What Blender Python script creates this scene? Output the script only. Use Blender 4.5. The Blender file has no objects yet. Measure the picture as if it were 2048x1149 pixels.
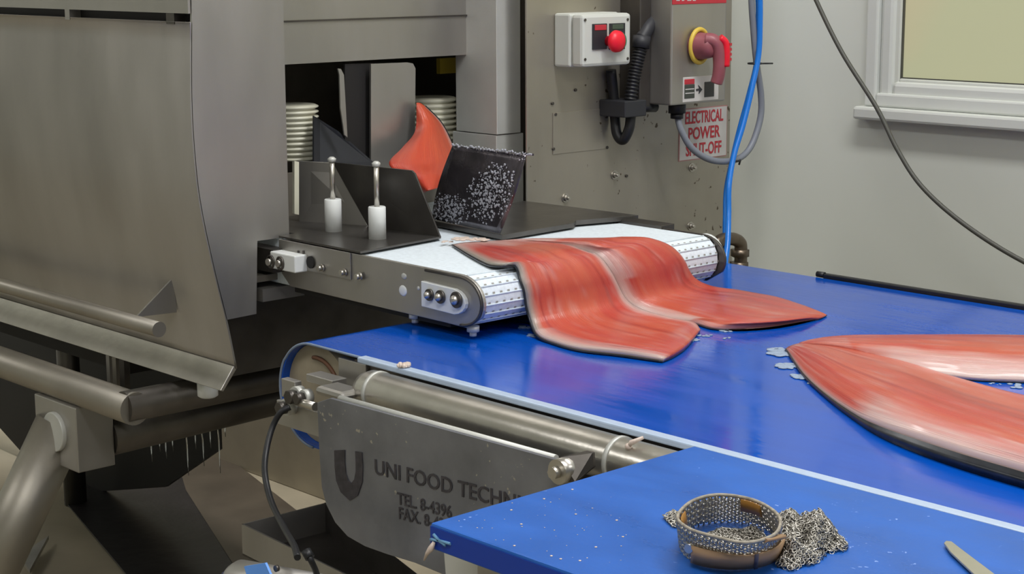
import bpy, math, random
from mathutils import Vector, Matrix, noise
random.seed(7)
S = bpy.context.scene
COL = S.collection

# ------------------------------------------------------------------ camera
F_PX, YAW, PITCH, ROLL = 3452.0, 0.82013, 0.18784, -0.00462
CAM = Vector((0, 0, 1.45))
_f0 = Vector((-math.sin(YAW), math.cos(YAW), 0)); _r = Vector((math.cos(YAW), math.sin(YAW), 0)); _z = Vector((0, 0, 1))
FW = math.cos(PITCH)*_f0 - math.sin(PITCH)*_z
_u = math.sin(PITCH)*_f0 + math.cos(PITCH)*_z
RT = math.cos(ROLL)*_r + math.sin(ROLL)*_u
UP = -math.sin(ROLL)*_r + math.cos(ROLL)*_u
cam = bpy.data.cameras.new('camera'); cam.sensor_width = 36; cam.lens = F_PX/2048*36; cam.clip_start = .02
co = bpy.data.objects.new('camera', cam); COL.objects.link(co)
m = Matrix((RT, UP, -FW)).transposed().to_4x4(); m.translation = CAM
co.matrix_world = m
S.camera = co
cam.dof.use_dof = False

# ------------------------------------------------------------------ light and exposure
S.view_settings.view_transform = 'Standard'; S.view_settings.look = 'None'
S.view_settings.gamma = 1; S.view_settings.use_curve_mapping = False
S.view_settings.exposure = 0.0
W = bpy.data.worlds.new('world'); S.world = W; W.use_nodes = True
W.node_tree.nodes['Background'].inputs[0].default_value = (.75, .8, .9, 1)
W.node_tree.nodes['Background'].inputs[1].default_value = .3
def area(name, loc, size, power, col=(1, .992, .975), rot=(0, 0, 0)):
    l = bpy.data.lights.new(name, 'AREA'); l.shape = 'RECTANGLE'; l.size, l.size_y = size; l.energy = power; l.color = col
    o = bpy.data.objects.new(name, l); COL.objects.link(o); o.location = loc; o.rotation_euler = rot
    return o
area('ceiling_lamp_a', (-1.0, 1.9, 2.86), (1.4, .25), 34)
area('ceiling_lamp_b', (-.6, .3, 2.86), (1.5, .4), 27)
area('ceiling_lamp_c', (1.4, 1.6, 2.86), (.4, 1.5), 24)
area('ceiling_lamp_d', (-3.5, -.7, 2.86), (1.6, .4), 20)
area('fill_lamp_f', (-3.9, 2.2, 2.86), (1.2, .3), 62)  # added fill for the dim floor and wall behind the machine
area('ceiling_lamp_e', (.8, -1.6, 2.86), (1.5, .4), 18)

# ------------------------------------------------------------------ helpers
def at(px, py, x=None, y=None, z=None):
    """point where the sight line of a pixel of the photograph meets a real plane"""
    d = RT*((px-1024)/F_PX) - UP*((py-574.5)/F_PX) + FW
    i, v = (0, x) if x is not None else (1, y) if y is not None else (2, z)
    return CAM + d*((v-CAM[i])/d[i])

class MB:
    def __init__(s): s.v = []; s.f = []; s.sm = []
    def add(s, vs, fs, smooth=False):
        b = len(s.v); s.v += [tuple(v) for v in vs]
        s.f += [tuple(b+i for i in f) for f in fs]; s.sm += [smooth]*len(fs); return s
    def box(s, a, b):
        (x0, y0, z0), (x1, y1, z1) = a, b
        v = [(x, y, z) for x in (x0, x1) for y in (y0, y1) for z in (z0, z1)]
        return s.add(v, [(0, 1, 3, 2), (4, 6, 7, 5), (0, 4, 5, 1), (2, 3, 7, 6), (0, 2, 6, 4), (1, 5, 7, 3)])
    def prism(s, pts, off):
        n = len(pts); pts = [Vector(p) for p in pts]; off = Vector(off)
        v = pts+[p+off for p in pts]
        f = [tuple(range(n))[::-1], tuple(range(n, 2*n))]+[(i, (i+1) % n, n+(i+1) % n, n+i) for i in range(n)]
        return s.add(v, f)
    def tube(s, pts, r, n=12, closed=False, cap=True, flat=1.0):
        pts = [Vector(p) for p in pts]; m_ = len(pts); rs = r if isinstance(r, (list, tuple)) else [r]*m_
        b = len(s.v); prev = None; vs = []
        for i, p in enumerate(pts):
            if closed: t = pts[(i+1) % m_]-pts[i-1]
            else: t = pts[min(i+1, m_-1)]-pts[max(i-1, 0)]
            t.normalize()
            if prev is None:
                a = Vector((0, 0, 1)) if abs(t.z) < .9 else Vector((1, 0, 0))
                u = t.cross(a).normalized()
            else: u = (prev-t*prev.dot(t)).normalized()
            prev = u; w = t.cross(u)
            vs += [p+(u*math.cos(2*math.pi*k/n)+w*math.sin(2*math.pi*k/n)*flat)*rs[i] for k in range(n)]
        fs = []
        for i in range(m_ if closed else m_-1):
            j = (i+1) % m_
            fs += [(i*n+k, i*n+(k+1) % n, j*n+(k+1) % n, j*n+k) for k in range(n)]
        s.add(vs, fs, True)
        if cap and not closed:
            s.f += [tuple(b+k for k in range(n))[::-1], tuple(b+(m_-1)*n+k for k in range(n))]; s.sm += [False]*2
        return s
    def cyl(s, a, b, r, n=20, r2=None): return s.tube([a, b], [r, r if r2 is None else r2], n)
    def hexnut(s, c, ax, r, h): return s.cyl(c, Vector(c)+Vector(ax)*h, r, 6)
    def ball(s, c, r, n=8, sc=(1, 1, 1)):
        vs = [(c[0], c[1], c[2]+r*sc[2])]
        for i in range(1, n):
            a = math.pi*i/n
            for k in range(2*n):
                b = math.pi*k/n
                vs.append((c[0]+r*sc[0]*math.sin(a)*math.cos(b), c[1]+r*sc[1]*math.sin(a)*math.sin(b), c[2]+r*sc[2]*math.cos(a)))
        vs.append((c[0], c[1], c[2]-r*sc[2])); N = 2*n; fs = []
        for k in range(N): fs.append((0, 1+k, 1+(k+1) % N)); fs.append((len(vs)-1, 1+(n-2)*N+(k+1) % N, 1+(n-2)*N+k))
        for i in range(n-2):
            for k in range(N): fs.append((1+i*N+k, 1+(i+1)*N+k, 1+(i+1)*N+(k+1) % N, 1+i*N+(k+1) % N))
        return s.add(vs, fs, True)
    def build(s, name, mat, parent=None, bevel=0, **props):
        me = bpy.data.meshes.new(name); me.from_pydata(s.v, [], s.f)
        me.polygons.foreach_set('use_smooth', s.sm); me.materials.append(mat); me.update()
        import bmesh
        bm = bmesh.new(); bm.from_mesh(me); bmesh.ops.recalc_face_normals(bm, faces=bm.faces); bm.to_mesh(me); bm.free()
        o = bpy.data.objects.new(name, me); COL.objects.link(o)
        if parent is not None: o.parent = parent
        if bevel:
            b = o.modifiers.new('bevel', 'BEVEL'); b.width = bevel; b.segments = 2; b.limit_method = 'ANGLE'; b.angle_limit = .7
        for k, v in props.items(): o[k] = v
        return o
def thing(name, label, cat, group=None):
    o = bpy.data.objects.new(name, None); COL.objects.link(o); o.empty_display_size = .05
    o['label'] = label; o['category'] = cat
    if group: o['group'] = group
    return o
def crv(pts, n=8):
    """catmull-rom through points"""
    P = [Vector(p) for p in pts]; P = [P[0]*2-P[1]]+P+[P[-1]*2-P[-2]]; out = []
    for i in range(1, len(P)-2):
        for k in range(n):
            t = k/n; a, b, c, d = P[i-1:i+3]
            out.append(.5*((2*b)+(c-a)*t+(2*a-5*b+4*c-d)*t*t+(3*b-a-3*c+d)*t**3))
    out.append(P[-2]); return out
def text(name, body, size, mat, org, u, v, parent, sx=1.0, bold=0.0, depth=.0002):
    c = bpy.data.curves.new(name, 'FONT'); c.body = body; c.size = size; c.extrude = depth; c.offset = bold
    c.align_x = 'CENTER'; c.align_y = 'CENTER'; c.resolution_u = 3
    t = bpy.data.objects.new('tmp', c); COL.objects.link(t)
    dg = bpy.context.evaluated_depsgraph_get(); dg.update()
    me = bpy.data.meshes.new_from_object(t.evaluated_get(dg)); bpy.data.objects.remove(t)
    me.materials.clear(); me.materials.append(mat)
    o = bpy.data.objects.new(name, me); COL.objects.link(o)
    u = Vector(u).normalized(); v = Vector(v).normalized(); w = u.cross(v)
    M_ = Matrix((u*sx, v, w)).transposed().to_4x4(); M_.translation = Vector(org)
    me.transform(M_)
    if parent is not None: o.parent = parent
    return o

# ------------------------------------------------------------------ materials
def srgb(r, g, b):
    f = lambda c: (c/255/12.92) if c/255 <= .04045 else ((c/255+.055)/1.055)**2.4
    return (f(r), f(g), f(b), 1)
def mat(name, col, rough=.5, metal=0, nscale=0, namt=0, stretch=(1, 1, 1), bump=0, bscale=60, spots=None, coat=0, spec=.5, rvar=0):
    m = bpy.data.materials.new(name); m.use_nodes = True; nt = m.node_tree; N = nt.nodes; L = nt.links
    b = N['Principled BSDF']; b.inputs['Base Color'].default_value = col; b.inputs['Roughness'].default_value = rough
    b.inputs['Metallic'].default_value = metal; b.inputs['Coat Weight'].default_value = coat; b.inputs['Coat Roughness'].default_value = .08
    b.inputs['Specular IOR Level'].default_value = spec
    tc = N.new('ShaderNodeTexCoord'); mp = N.new('ShaderNodeMapping'); L.new(tc.outputs['Object'], mp.inputs[0]); mp.inputs['Scale'].default_value = stretch
    last = None
    if namt:
        nz = N.new('ShaderNodeTexNoise'); nz.inputs['Scale'].default_value = nscale; nz.inputs['Detail'].default_value = 5; L.new(mp.outputs[0], nz.inputs[0])
        mr = N.new('ShaderNodeMapRange'); mr.inputs[1].default_value = .3; mr.inputs[2].default_value = .7; mr.inputs[3].default_value = 1-namt; mr.inputs[4].default_value = 1+namt*.6
        L.new(nz.outputs[0], mr.inputs[0])
        mx = N.new('ShaderNodeMix'); mx.data_type = 'RGBA'; mx.blend_type = 'MULTIPLY'; mx.inputs[0].default_value = 1
        mx.inputs[6].default_value = col; L.new(mr.outputs[0], mx.inputs[7]); last = mx.outputs[2]
        if rvar:
            r2 = N.new('ShaderNodeMapRange'); r2.inputs[1].default_value = .3; r2.inputs[2].default_value = .7
            r2.inputs[3].default_value = max(.02, rough-rvar); r2.inputs[4].default_value = rough+rvar; L.new(nz.outputs[0], r2.inputs[0]); L.new(r2.outputs[0], b.inputs['Roughness'])
    if spots:
        scol, sscale, thr, reg = spots
        vz = N.new('ShaderNodeTexNoise'); vz.inputs['Scale'].default_value = sscale; vz.inputs['Detail'].default_value = 2; L.new(tc.outputs['Object'], vz.inputs[0])
        v2 = N.new('ShaderNodeTexNoise'); v2.inputs['Scale'].default_value = reg; L.new(tc.outputs['Object'], v2.inputs[0])
        ad = N.new('ShaderNodeMath'); ad.operation = 'MULTIPLY_ADD'; L.new(v2.outputs[0], ad.inputs[0]); ad.inputs[1].default_value = .35; L.new(vz.outputs[0], ad.inputs[2])
        mr = N.new('ShaderNodeMapRange'); mr.inputs[1].default_value = thr; mr.inputs[2].default_value = thr+.04; L.new(ad.outputs[0], mr.inputs[0])
        mx = N.new('ShaderNodeMix'); mx.data_type = 'RGBA'; L.new(mr.outputs[0], mx.inputs[0])
        if last: L.new(last, mx.inputs[6])
        else: mx.inputs[6].default_value = col
        mx.inputs[7].default_value = scol; last = mx.outputs[2]
    if last: L.new(last, b.inputs['Base Color'])
    if bump:
        nb = N.new('ShaderNodeTexNoise'); nb.inputs['Scale'].default_value = bscale; nb.inputs['Detail'].default_value = 4; L.new(mp.outputs[0], nb.inputs[0])
        bp = N.new('ShaderNodeBump'); bp.inputs['Strength'].default_value = bump; bp.inputs['Distance'].default_value = .002; L.new(nb.outputs[0], bp.inputs['Height']); L.new(bp.outputs[0], b.inputs['Normal'])
    return m
M = {}
M['wall'] = mat('wall_paint', srgb(203, 206, 198), .45, nscale=3, namt=.03, bump=.03, bscale=30)
M['ceil'] = mat('ceiling_paint', srgb(215, 214, 205), .7)
M['floor'] = mat('floor_resin', srgb(160, 150, 130), .35, nscale=6, namt=.15, bump=.1, bscale=80)
M['upvc'] = mat('white_frame', srgb(206, 209, 204), .35, nscale=5, namt=.03)
M['steel'] = mat('brushed_steel', srgb(176, 173, 168), .42, .85, nscale=9, namt=.12, stretch=(1, 1, .3), bump=.06, bscale=120, rvar=.06)
M['steel_mid'] = mat('frame_steel', srgb(158, 153, 143), .46, .85, nscale=9, namt=.12, bump=.06, bscale=120)
M['steel_light'] = mat('light_steel', srgb(202, 203, 198), .45, .3, nscale=9, namt=.1, bump=.08, bscale=150)
M['steel_plate'] = mat('machine_plate', srgb(176, 170, 158), .42, .75, nscale=7, namt=.14, stretch=(1, 1, .4), spots=(srgb(95, 85, 72), 60, .86, 4), bump=.06, bscale=120, rvar=.06)
M['steel_wet'] = mat('wet_steel', srgb(150, 148, 142), .2, .9, nscale=20, namt=.2, bump=.2, bscale=40)
M['steel_dark'] = mat('dark_steel', srgb(96, 92, 88), .38, .8, nscale=14, namt=.25, bump=.1, bscale=60)
M['steel_cold'] = mat('scratched_plate', srgb(142, 144, 152), .42, .8, nscale=16, namt=.22, spots=(srgb(190, 185, 175), 110, .93, 6), bump=.15, bscale=90)
M['steel_pol'] = mat('polished_tube', srgb(196, 192, 184), .3, .9, nscale=18, namt=.14, bump=.15, bscale=90)
M['guide'] = mat('guide_plate', srgb(100, 97, 94), .3, .75, nscale=18, namt=.2, bump=.15, bscale=60)
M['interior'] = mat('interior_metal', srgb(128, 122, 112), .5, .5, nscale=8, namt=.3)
M['black'] = mat('black_rubber', srgb(24, 25, 29), .45, bump=.1)
M['blackp'] = mat('black_plastic', srgb(44, 45, 50), .5)
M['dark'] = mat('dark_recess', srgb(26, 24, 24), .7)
M['white'] = mat('white_plastic', srgb(226, 229, 228), .35, nscale=15, namt=.04)
M['whitebelt'] = mat('white_modular_belt', srgb(222, 232, 240), .5, nscale=180, namt=.09, bump=.25, bscale=220)
M['dot'] = mat('belt_hole', srgb(150, 150, 145), .6)
M['ivory'] = mat('ivory_roller', srgb(222, 220, 200), .4)
M['blue'] = mat('blue_belt', (0.001, .075, .46, 1), .13, nscale=5, namt=.1, stretch=(1, 5, 1), bump=.1, bscale=18, spec=.55, rvar=.07)
M['bluerim'] = mat('belt_side', srgb(120, 135, 160), .4)
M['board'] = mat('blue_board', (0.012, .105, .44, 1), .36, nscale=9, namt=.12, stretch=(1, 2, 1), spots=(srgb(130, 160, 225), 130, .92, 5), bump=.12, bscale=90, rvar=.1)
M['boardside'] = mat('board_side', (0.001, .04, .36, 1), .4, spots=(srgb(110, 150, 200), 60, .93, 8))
M['strip'] = mat('wear_strip', srgb(172, 189, 212), .35, nscale=30, namt=.07)
M['red'] = mat('red_button', srgb(236, 22, 48), .4)
M['redl'] = mat('red_print', srgb(190, 50, 62), .5)
M['mauve'] = mat('faded_red_knob', srgb(150, 84, 92), .4, nscale=30, namt=.15)
M['green'] = mat('green_button', srgb(20, 130, 95), .4)
M['yellow'] = mat('yellow_ring', srgb(220, 190, 75), .45, nscale=60, namt=.12)
M['sign'] = mat('sign_white', srgb(206, 203, 200), .4, nscale=30, namt=.05)
M['box'] = mat('grey_abs', srgb(205, 208, 202), .4)
M['greycable'] = mat('grey_cable', srgb(128, 133, 143), .45)
M['darkcable'] = mat('dark_cable', srgb(72, 72, 66), .5)
M['hose'] = mat('blue_hose', srgb(30, 125, 225), .25)
M['leather'] = mat('tan_strap', srgb(158, 126, 92), .5, nscale=40, namt=.1)
M['leather2'] = mat('amber_patch', srgb(150, 105, 40), .4, nscale=40, namt=.1)
M['strap_line'] = mat('strap_stitch', srgb(84, 76, 84), .5)
M['ring'] = mat('mesh_ring', srgb(178, 174, 166), .3, .85)
M['blade'] = mat('knife_blade', srgb(168, 166, 150), .35, .5, nscale=30, namt=.08)
M['brass'] = mat('dull_fitting', srgb(120, 108, 94), .35, .8, nscale=50, namt=.2)
M['yellowp'] = mat('yellow_tag', srgb(150, 130, 20), .5)
M['drumw'] = mat('drum_plastic', srgb(150, 140, 120), .5, nscale=30, namt=.15)
M['label_blue'] = mat('light_blue_label', srgb(95, 155, 240), .35)
M['logo'] = mat('etched_dark', srgb(76, 73, 78), .5, .5, nscale=90, namt=.3)
M['brown'] = mat('brown_stain', srgb(96, 62, 40), .6)
M['fat'] = mat('fish_scrap', srgb(214, 196, 184), .35, nscale=90, namt=.2, bump=.4, bscale=120)
M['skin'] = mat('fish_skin', srgb(46, 49, 54), .3, .2, nscale=60, namt=.4)

def mat_slush():
    m = mat('ice_slush', srgb(172, 190, 214), .2, bump=.8, bscale=160)
    b = m.node_tree.nodes['Principled BSDF']; b.inputs['Transmission Weight'].default_value = .3; b.inputs['IOR'].default_value = 1.2
    return m
M['slush'] = mat_slush()
def mat_water():
    m = mat('water', (.9, .93, .95, 1), .05)
    b = m.node_tree.nodes['Principled BSDF']; b.inputs['Transmission Weight'].default_value = .95; b.inputs['IOR'].default_value = 1.33
    return m
M['water'] = mat_water()
def mat_pane():
    m = mat('lit_frosted_pane', srgb(190, 186, 150), .25)
    N = m.node_tree.nodes; L = m.node_tree.links; b = N['Principled BSDF']
    tc = N.new('ShaderNodeTexCoord'); nz = N.new('ShaderNodeTexNoise'); nz.inputs['Scale'].default_value = 3.5; L.new(tc.outputs['Object'], nz.inputs[0])
    rp = N.new('ShaderNodeValToRGB'); L.new(nz.outputs[0], rp.inputs[0])
    rp.color_ramp.elements[0].color = srgb(184, 186, 150); rp.color_ramp.elements[0].position = .35
    rp.color_ramp.elements[1].color = srgb(196, 183, 148); rp.color_ramp.elements[1].position = .65
    L.new(rp.outputs[0], b.inputs['Emission Color']); b.inputs['Emission Strength'].default_value = .72
    b.inputs['Base Color'].default_value = srgb(110, 108, 90)
    return m
M['pane'] = mat_pane()
def mat_flesh():
    m = bpy.data.materials.new('salmon_flesh'); m.use_nodes = True; N = m.node_tree.nodes; L = m.node_tree.links
    b = N['Principled BSDF']; at_ = N.new('ShaderNodeAttribute'); at_.attribute_name = 'tint'
    L.new(at_.outputs['Color'], b.inputs['Base Color'])
    b.inputs['Roughness'].default_value = .3; b.inputs['Subsurface Weight'].default_value = .12
    b.inputs['Subsurface Radius'].default_value = (.01, .004, .002); b.inputs['Subsurface Scale'].default_value = .5
    b.inputs['Coat Weight'].default_value = .25; b.inputs['Coat Roughness'].default_value = .15
    uv = N.new('ShaderNodeAttribute'); uv.attribute_name = 'flow'
    mp = N.new('ShaderNodeMapping'); mp.inputs['Scale'].default_value = (90, 5, 1); L.new(uv.outputs['Vector'], mp.inputs[0])
    nz = N.new('ShaderNodeTexNoise'); nz.inputs['Scale'].default_value = 1; nz.inputs['Detail'].default_value = 4; L.new(mp.outputs[0], nz.inputs[0])
    bp = N.new('ShaderNodeBump'); bp.inputs['Strength'].default_value = .35; bp.inputs['Distance'].default_value = .003
    L.new(nz.outputs[0], bp.inputs['Height']); L.new(bp.outputs[0], b.inputs['Normal'])
    return m
M['flesh'] = mat_flesh()

# ------------------------------------------------------------------ the room
ST = dict(kind='structure')
WY = 2.72
MB().box((-5.2, -3.2, -.1), (3.2, WY+.15, 0)).build('floor', M['floor'], **ST)
MB().box((-5.2, -3.2, 2.9), (3.2, WY+.15, 3.0)).build('ceiling', M['ceil'], **ST)
w = MB()          # back wall with the window opening
wx0, wx1, wz0, wz1 = -1.93, -.35, 1.175, 2.1
w.box((-5.2, WY, 0), (wx0, WY+.15, 2.9)).box((wx1, WY, 0), (3.2, WY+.15, 2.9)).box((wx0, WY, 0), (wx1, WY+.15, wz0)).box((wx0, WY, wz1), (wx1, WY+.15, 2.9))
w.build('wall_back', M['wall'], **ST)
MB().box((-5.35, -3.2, 0), (-5.2, WY+.15, 2.9)).build('wall_left', M['wall'], **ST)
MB().box((3.2, -3.2, 0), (3.35, WY+.15, 2.9)).build('wall_right', M['wall'], **ST)
MB().box((-5.2, -3.35, 0), (3.2, -3.2, 2.9)).build('wall_front', M['wall'], **ST)
MB().box((-5.2, WY-.012, 0), (3.2, WY, .42)).build('baseboard_back', M['floor'], bevel=.003, **ST)
win = bpy.data.objects.new('window_1', None); COL.objects.link(win); win['kind'] = 'structure'
def ring(mb, x0, x1, z0, z1, t, y0, y1):
    return mb.box((x0, y0, z0), (x0+t, y1, z1)).box((x1-t, y0, z0), (x1, y1, z1)).box((x0+t, y0, z0), (x1-t, y1, z0+t)).box((x0+t, y0, z1-t), (x1-t, y1, z1))
ring(MB(), wx0, wx1, wz0, wz1, .026, WY-.012, WY+.05).build('window_frame', M['upvc'], win, bevel=.004)
ring(MB(), wx0+.026, wx1-.026, wz0+.018, wz1-.026, .03, WY-.004, WY+.04).build('sash', M['upvc'], win, bevel=.008)
ring(MB(), wx0+.052, wx1-.052, wz0+.04, wz1-.052, .014, WY+.004, WY+.03).build('glazing_bead', M['wall'], win, bevel=.003)
ring(MB(), wx0+.064, wx1-.064, wz0+.052, wz1-.064, .004, WY+.008, WY+.028).build('gasket', M['darkcable'], win)
MB().box((wx0+.066, WY+.014, wz0+.054), (wx1-.066, WY+.02, wz1-.066)).build('pane', M['pane'], win)
MB().box((wx0-.012, WY-.03, wz0-.024), (wx1+.012, WY+.02, wz0)).build('window_sill', M['upvc'], win, bevel=.005)

# ------------------------------------------------------------------ filleting machine
XF = -2.2                       # plane of the machine's front sheets
mach = thing('filleting_machine', 'large stainless steel fish filleting machine with curved hood at left', 'machine')
prof = [(1.409, 2.0), (1.408, 1.39), (1.4015, 1.247), (1.404, 1.15), (1.4115, 1.08), (1.4296, .988), (1.4487, .907), (1.4638, .827)]
pp = crv([(0, a, b) for a, b in prof[1:]], 5)
pp = [p for p in pp if p.z < 1.361]
XL = -4.3
def sheet(name, line, x0, x1, t=.004, m=M['steel']):
    mb = MB(); n = len(line)
    vs = [(x, p[1]+dy, p[2]) for x in (x0, x1) for dy in (0, t) for p in line]
    fs = []
    for i in range(n-1):
        a, b, c, d = i, i+1, n+i, n+i+1; A, B, C_, D = [q+2*n for q in (a, b, c, d)]
        fs += [(a, b, B, A), (c, C_, D, d), (a, c, d, b), (A, B, D, C_)]
    fs += [(0, 2*n, 3*n, n), (n-1, 2*n-1, 4*n-1, 3*n-1)]
    mb.add(vs, fs, True)
    o = mb.build(name, m, mach); return o
hp = sheet('hood_panel', [(0, 1.4035, 1.361)]+[tuple(p) for p in pp], XL, XF)
MB().prism([(XL, 1.404, 1.3735), (XL, 1.409, 2.0), (XF, 1.409, 2.0), (XF, 1.404, 1.3735)], (0, .004, 0)).build('upper_hood_panel', M['steel'], mach)
MB().box((XL, 1.425, 1.34), (XF-.006, 1.43, 1.40)).build('slot_back', M['dark'], mach)
MB().box((-2.567, 1.405, 1.357), (-2.552, 1.425, 1.378)).build('slot_bridge', M['steel'], mach)
MB().box((-2.262, 1.405, 1.357), (-2.24, 1.425, 1.378)).build('slot_bridge', M['steel_dark'], mach)
MB().prism([(XL, 1.462, .832), (XL, 1.4665, .826), (XL, 1.441, .7945), (XL, 1.436, .797)], (XF-XL, 0, 0)).build('hood_lip', M['steel_pol'], mach, bevel=.001)
# front sheet closing the hood, with a notch for the conveyor
fs_pts = [(XF, 1.412, 2.0)]+[(XF, p[1]+.003, p[2]) for p in crv([(0, a, b) for a, b in prof[1:7]], 4)]+[(XF, 1.4497, .9065), (XF, 1.507, .908), (XF, 1.513, 1.0225), (XF, 1.5735, 1.0225), (XF, 1.5776, 2.0)]
MB().prism(fs_pts, (-.004, 0, 0)).build('front_sheet', M['steel'], mach)
# right-hand plate
rp = MB().prism([(XF, 2.088, 2.0), (XF, 2.09, .80), (XF, 2.646, .80), (XF, 2.64, 2.0)], (-.004, 0, 0)).build('side_plate', M['steel_plate'], mach, bevel=.0015)
MB().box((-2.275, 2.128, .96), (-2.27, 2.24, 2.0)).build('seam_strip', M['steel_dark'], mach)
for q in [(1228, 350), (1130, 396), (1383, 335), (1200, 435), (1380, 452)]:
    c = at(*q, x=XF); b = MB().cyl(c, c+Vector((.002, 0, 0)), .0085, 14).hexnut(c+Vector((.002, 0, 0)), (1, 0, 0), .006, .005)
    b.cyl(c+Vector((.007, 0, 0)), c+Vector((.012, 0, 0)), .003, 8).build('bolt', M['steel_pol'], mach)
for q in [(1104, 207), (1110, 229), (1213, 226), (1106, 298), (1213, 295), (1252, 352), (1150, 180)]:
    c = at(*q, x=XF); MB().cyl(c, c+Vector((.003, 0, 0)), .0028, 8).build('rivet', M['steel_dark'], mach)
a, b = at(1105, 226, x=XF), at(1216, 297, x=XF)
MB().box((XF, a.y, b.z), (XF+.0015, b.y, a.z)).build('name_plate', M['steel_plate'], mach, bevel=.0005)
# opening: post, beam, interior
MB().box((-2.37, 2.0735, 1.143), (-2.26, 2.1315, 2.0)).build('post', M['steel_light'], mach, bevel=.001)
pf = MB().box((-2.38, 2.0735, .99), (-2.262, 2.14, 1.1415)).build('post_foot', M['steel_light'], mach, bevel=.001)
MB().box((-2.35, 1.5, 1.2815), (-2.34, 2.09, 2.0)).build('beam', M['steel'], mach)
MB().box((-2.35, 1.5, 1.35), (-2.337, 2.09, 1.353)).build('beam_seam', M['steel_dark'], mach)
MB().box((-2.3, 1.605, .99), (-2.296, 1.617, 2.0)).build('jamb_strip', M['steel_dark'], mach)
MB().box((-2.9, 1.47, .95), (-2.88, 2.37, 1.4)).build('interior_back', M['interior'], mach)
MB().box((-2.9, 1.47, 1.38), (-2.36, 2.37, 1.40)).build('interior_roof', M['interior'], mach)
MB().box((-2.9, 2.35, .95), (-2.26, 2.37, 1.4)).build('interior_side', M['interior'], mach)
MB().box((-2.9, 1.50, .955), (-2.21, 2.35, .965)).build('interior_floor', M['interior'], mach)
y0 = at(878, 130, x=-2.5).y
c = at(890, 132, x=-2.42); MB().box((-2.43, c.y-.012, c.z-.014), (-2.42, c.y+.03, c.z+.014)).build('yellow_tag', M['yellowp'], mach)
# ribbed white rollers
def ribbed(cx, cy, z0, z1, r, n):
    o = MB(); pts = []; rs = []
    for i in range(n):
        h = (z1-z0)/n
        for k, rr in ((.02, .86), (.3, 1), (.55, 1), (.9, .86)):
            pts.append((cx, cy, z0+(i+k)*h)); rs.append(r*rr)
    o.tube(pts, rs, 28); return o.build('ribbed_roller', M['ivory'], mach)
p = at(600, 262, x=-2.42); ribbed(-2.42, at(628, 262, x=-2.42).y-.045, at(600, 318, x=-2.42).z, at(600, 206, x=-2.42).z, .045, 11)
ribbed(-2.46, at(903, 230, x=-2.46).y-.05, at(870, 300, x=-2.46).z, at(870, 192, x=-2.46).z, .05, 10)
# shroud, knife plate and chute plates behind the guides
def plate(name, pix, m, t=(.003, 0, 0), bevel=0, par=mach, **k):
    return MB().prism([at(a_, b_, **k) for a_, b_ in pix], t).build(name, m, par, bevel)
plate('shroud_plate', [(742, 345), (742, 128), (815, 125), (826, 127), (831, 137), (830, 262), (815, 300), (800, 345)], M['steel'], (-.004, 0, 0), x=-2.33)
plate('shroud_shaded', [(690, 345), (690, 128), (760, 126), (760, 345)], M['dark'], (-.004, 0, 0), x=-2.345)  # darker half of the curved shroud, its shading put into the colour
plate('blade_guard', [(676, 137), (682, 138), (688, 150), (695, 275), (689, 270), (681, 215), (679, 150)], M['steel'], (-.003, 0, 0), x=-2.3)
MB().prism([at(628, 232, x=-2.36), at(676, 262, x=-2.36), at(770, 345, x=-2.30), at(628, 345, x=-2.30)], (-.004, 0, 0)).build('sloping_chute', mat('dark_chute', srgb(40, 42, 48), .4, .3), mach)
MB().box((-2.36, 1.60, 1.0), (-2.355, 2.05, 1.10)).build('rear_panel', M['interior'], mach)
plate('white_edge_strip', [(589, 322), (598, 324), (598, 430), (589, 428)], M['ivory'], (-.006, 0, 0), x=-2.25)
# handle rail on the hood
hr = MB(); r_ = .0122
hr.cyl((XL, 1.37, .894), (-2.262, 1.37, .894), r_, 24)
hr = hr.build('handle_rail', M['steel_mid'], mach)
MB().prism([(-2.335, 1.372, .903), (-2.335, 1.44, .955), (-2.335, 1.445, .90)], (.004, 0, 0)).build('rail_bracket', M['steel'], hr)
# frame below
fr = MB(); pts = [(XL, 1.385, .745), (-2.37, 1.385, .745)]
fr.cyl(pts[0], pts[1], .027, 24); fr.build('frame_tube', M['steel_mid'], mach)
fr = MB().cyl((-2.385, 1.373, .747), (-2.385, 2.5, .747), .026, 24); fr.build('frame_tube', M['steel_dark'], mach)
MB().cyl((-2.545, 1.431, .655), (-2.545, 2.3, .675), .034, 24).build('drain_pipe', M['steel_dark'], mach)
for q0, q1, m_ in (((212, 720), (221, 772), 'steel'), ((224, 722), (234, 775), 'steel_mid'), ((238, 726), (250, 772), 'steel_dark')):
    g0, g1 = at(*q0, y=1.445), at(*q1, y=1.445); MB().box((g0.x, 1.445, .74), (g1.x, 1.455, .806)).build('standoff', M[m_], mach)
MB().box((-2.66, 1.36, .61), (-2.52, 1.43, .722)).build('leg_bracket', M['steel'], mach, bevel=.002)
c = at(105, 865, y=1.352)
MB().cyl((c.x, 1.361, c.z), (c.x, 1.352, c.z), .034, 28).build('pivot_disc', M['steel_light'], mach, bevel=.0015)
a = at(122, 850, y=1.385); b = at(-75, 1270, y=1.2)
MB().cyl(a, b, .044, 32).build('diagonal_leg', M['steel_mid'], mach)
c = at(410, 778, y=1.47)
MB().tube([(c.x, 1.475, .80), (c.x, 1.475, .765), (c.x, 1.475, .762)], [.017, .0165, .012], 24).build('foot_stop', M['white'], mach)
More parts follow.
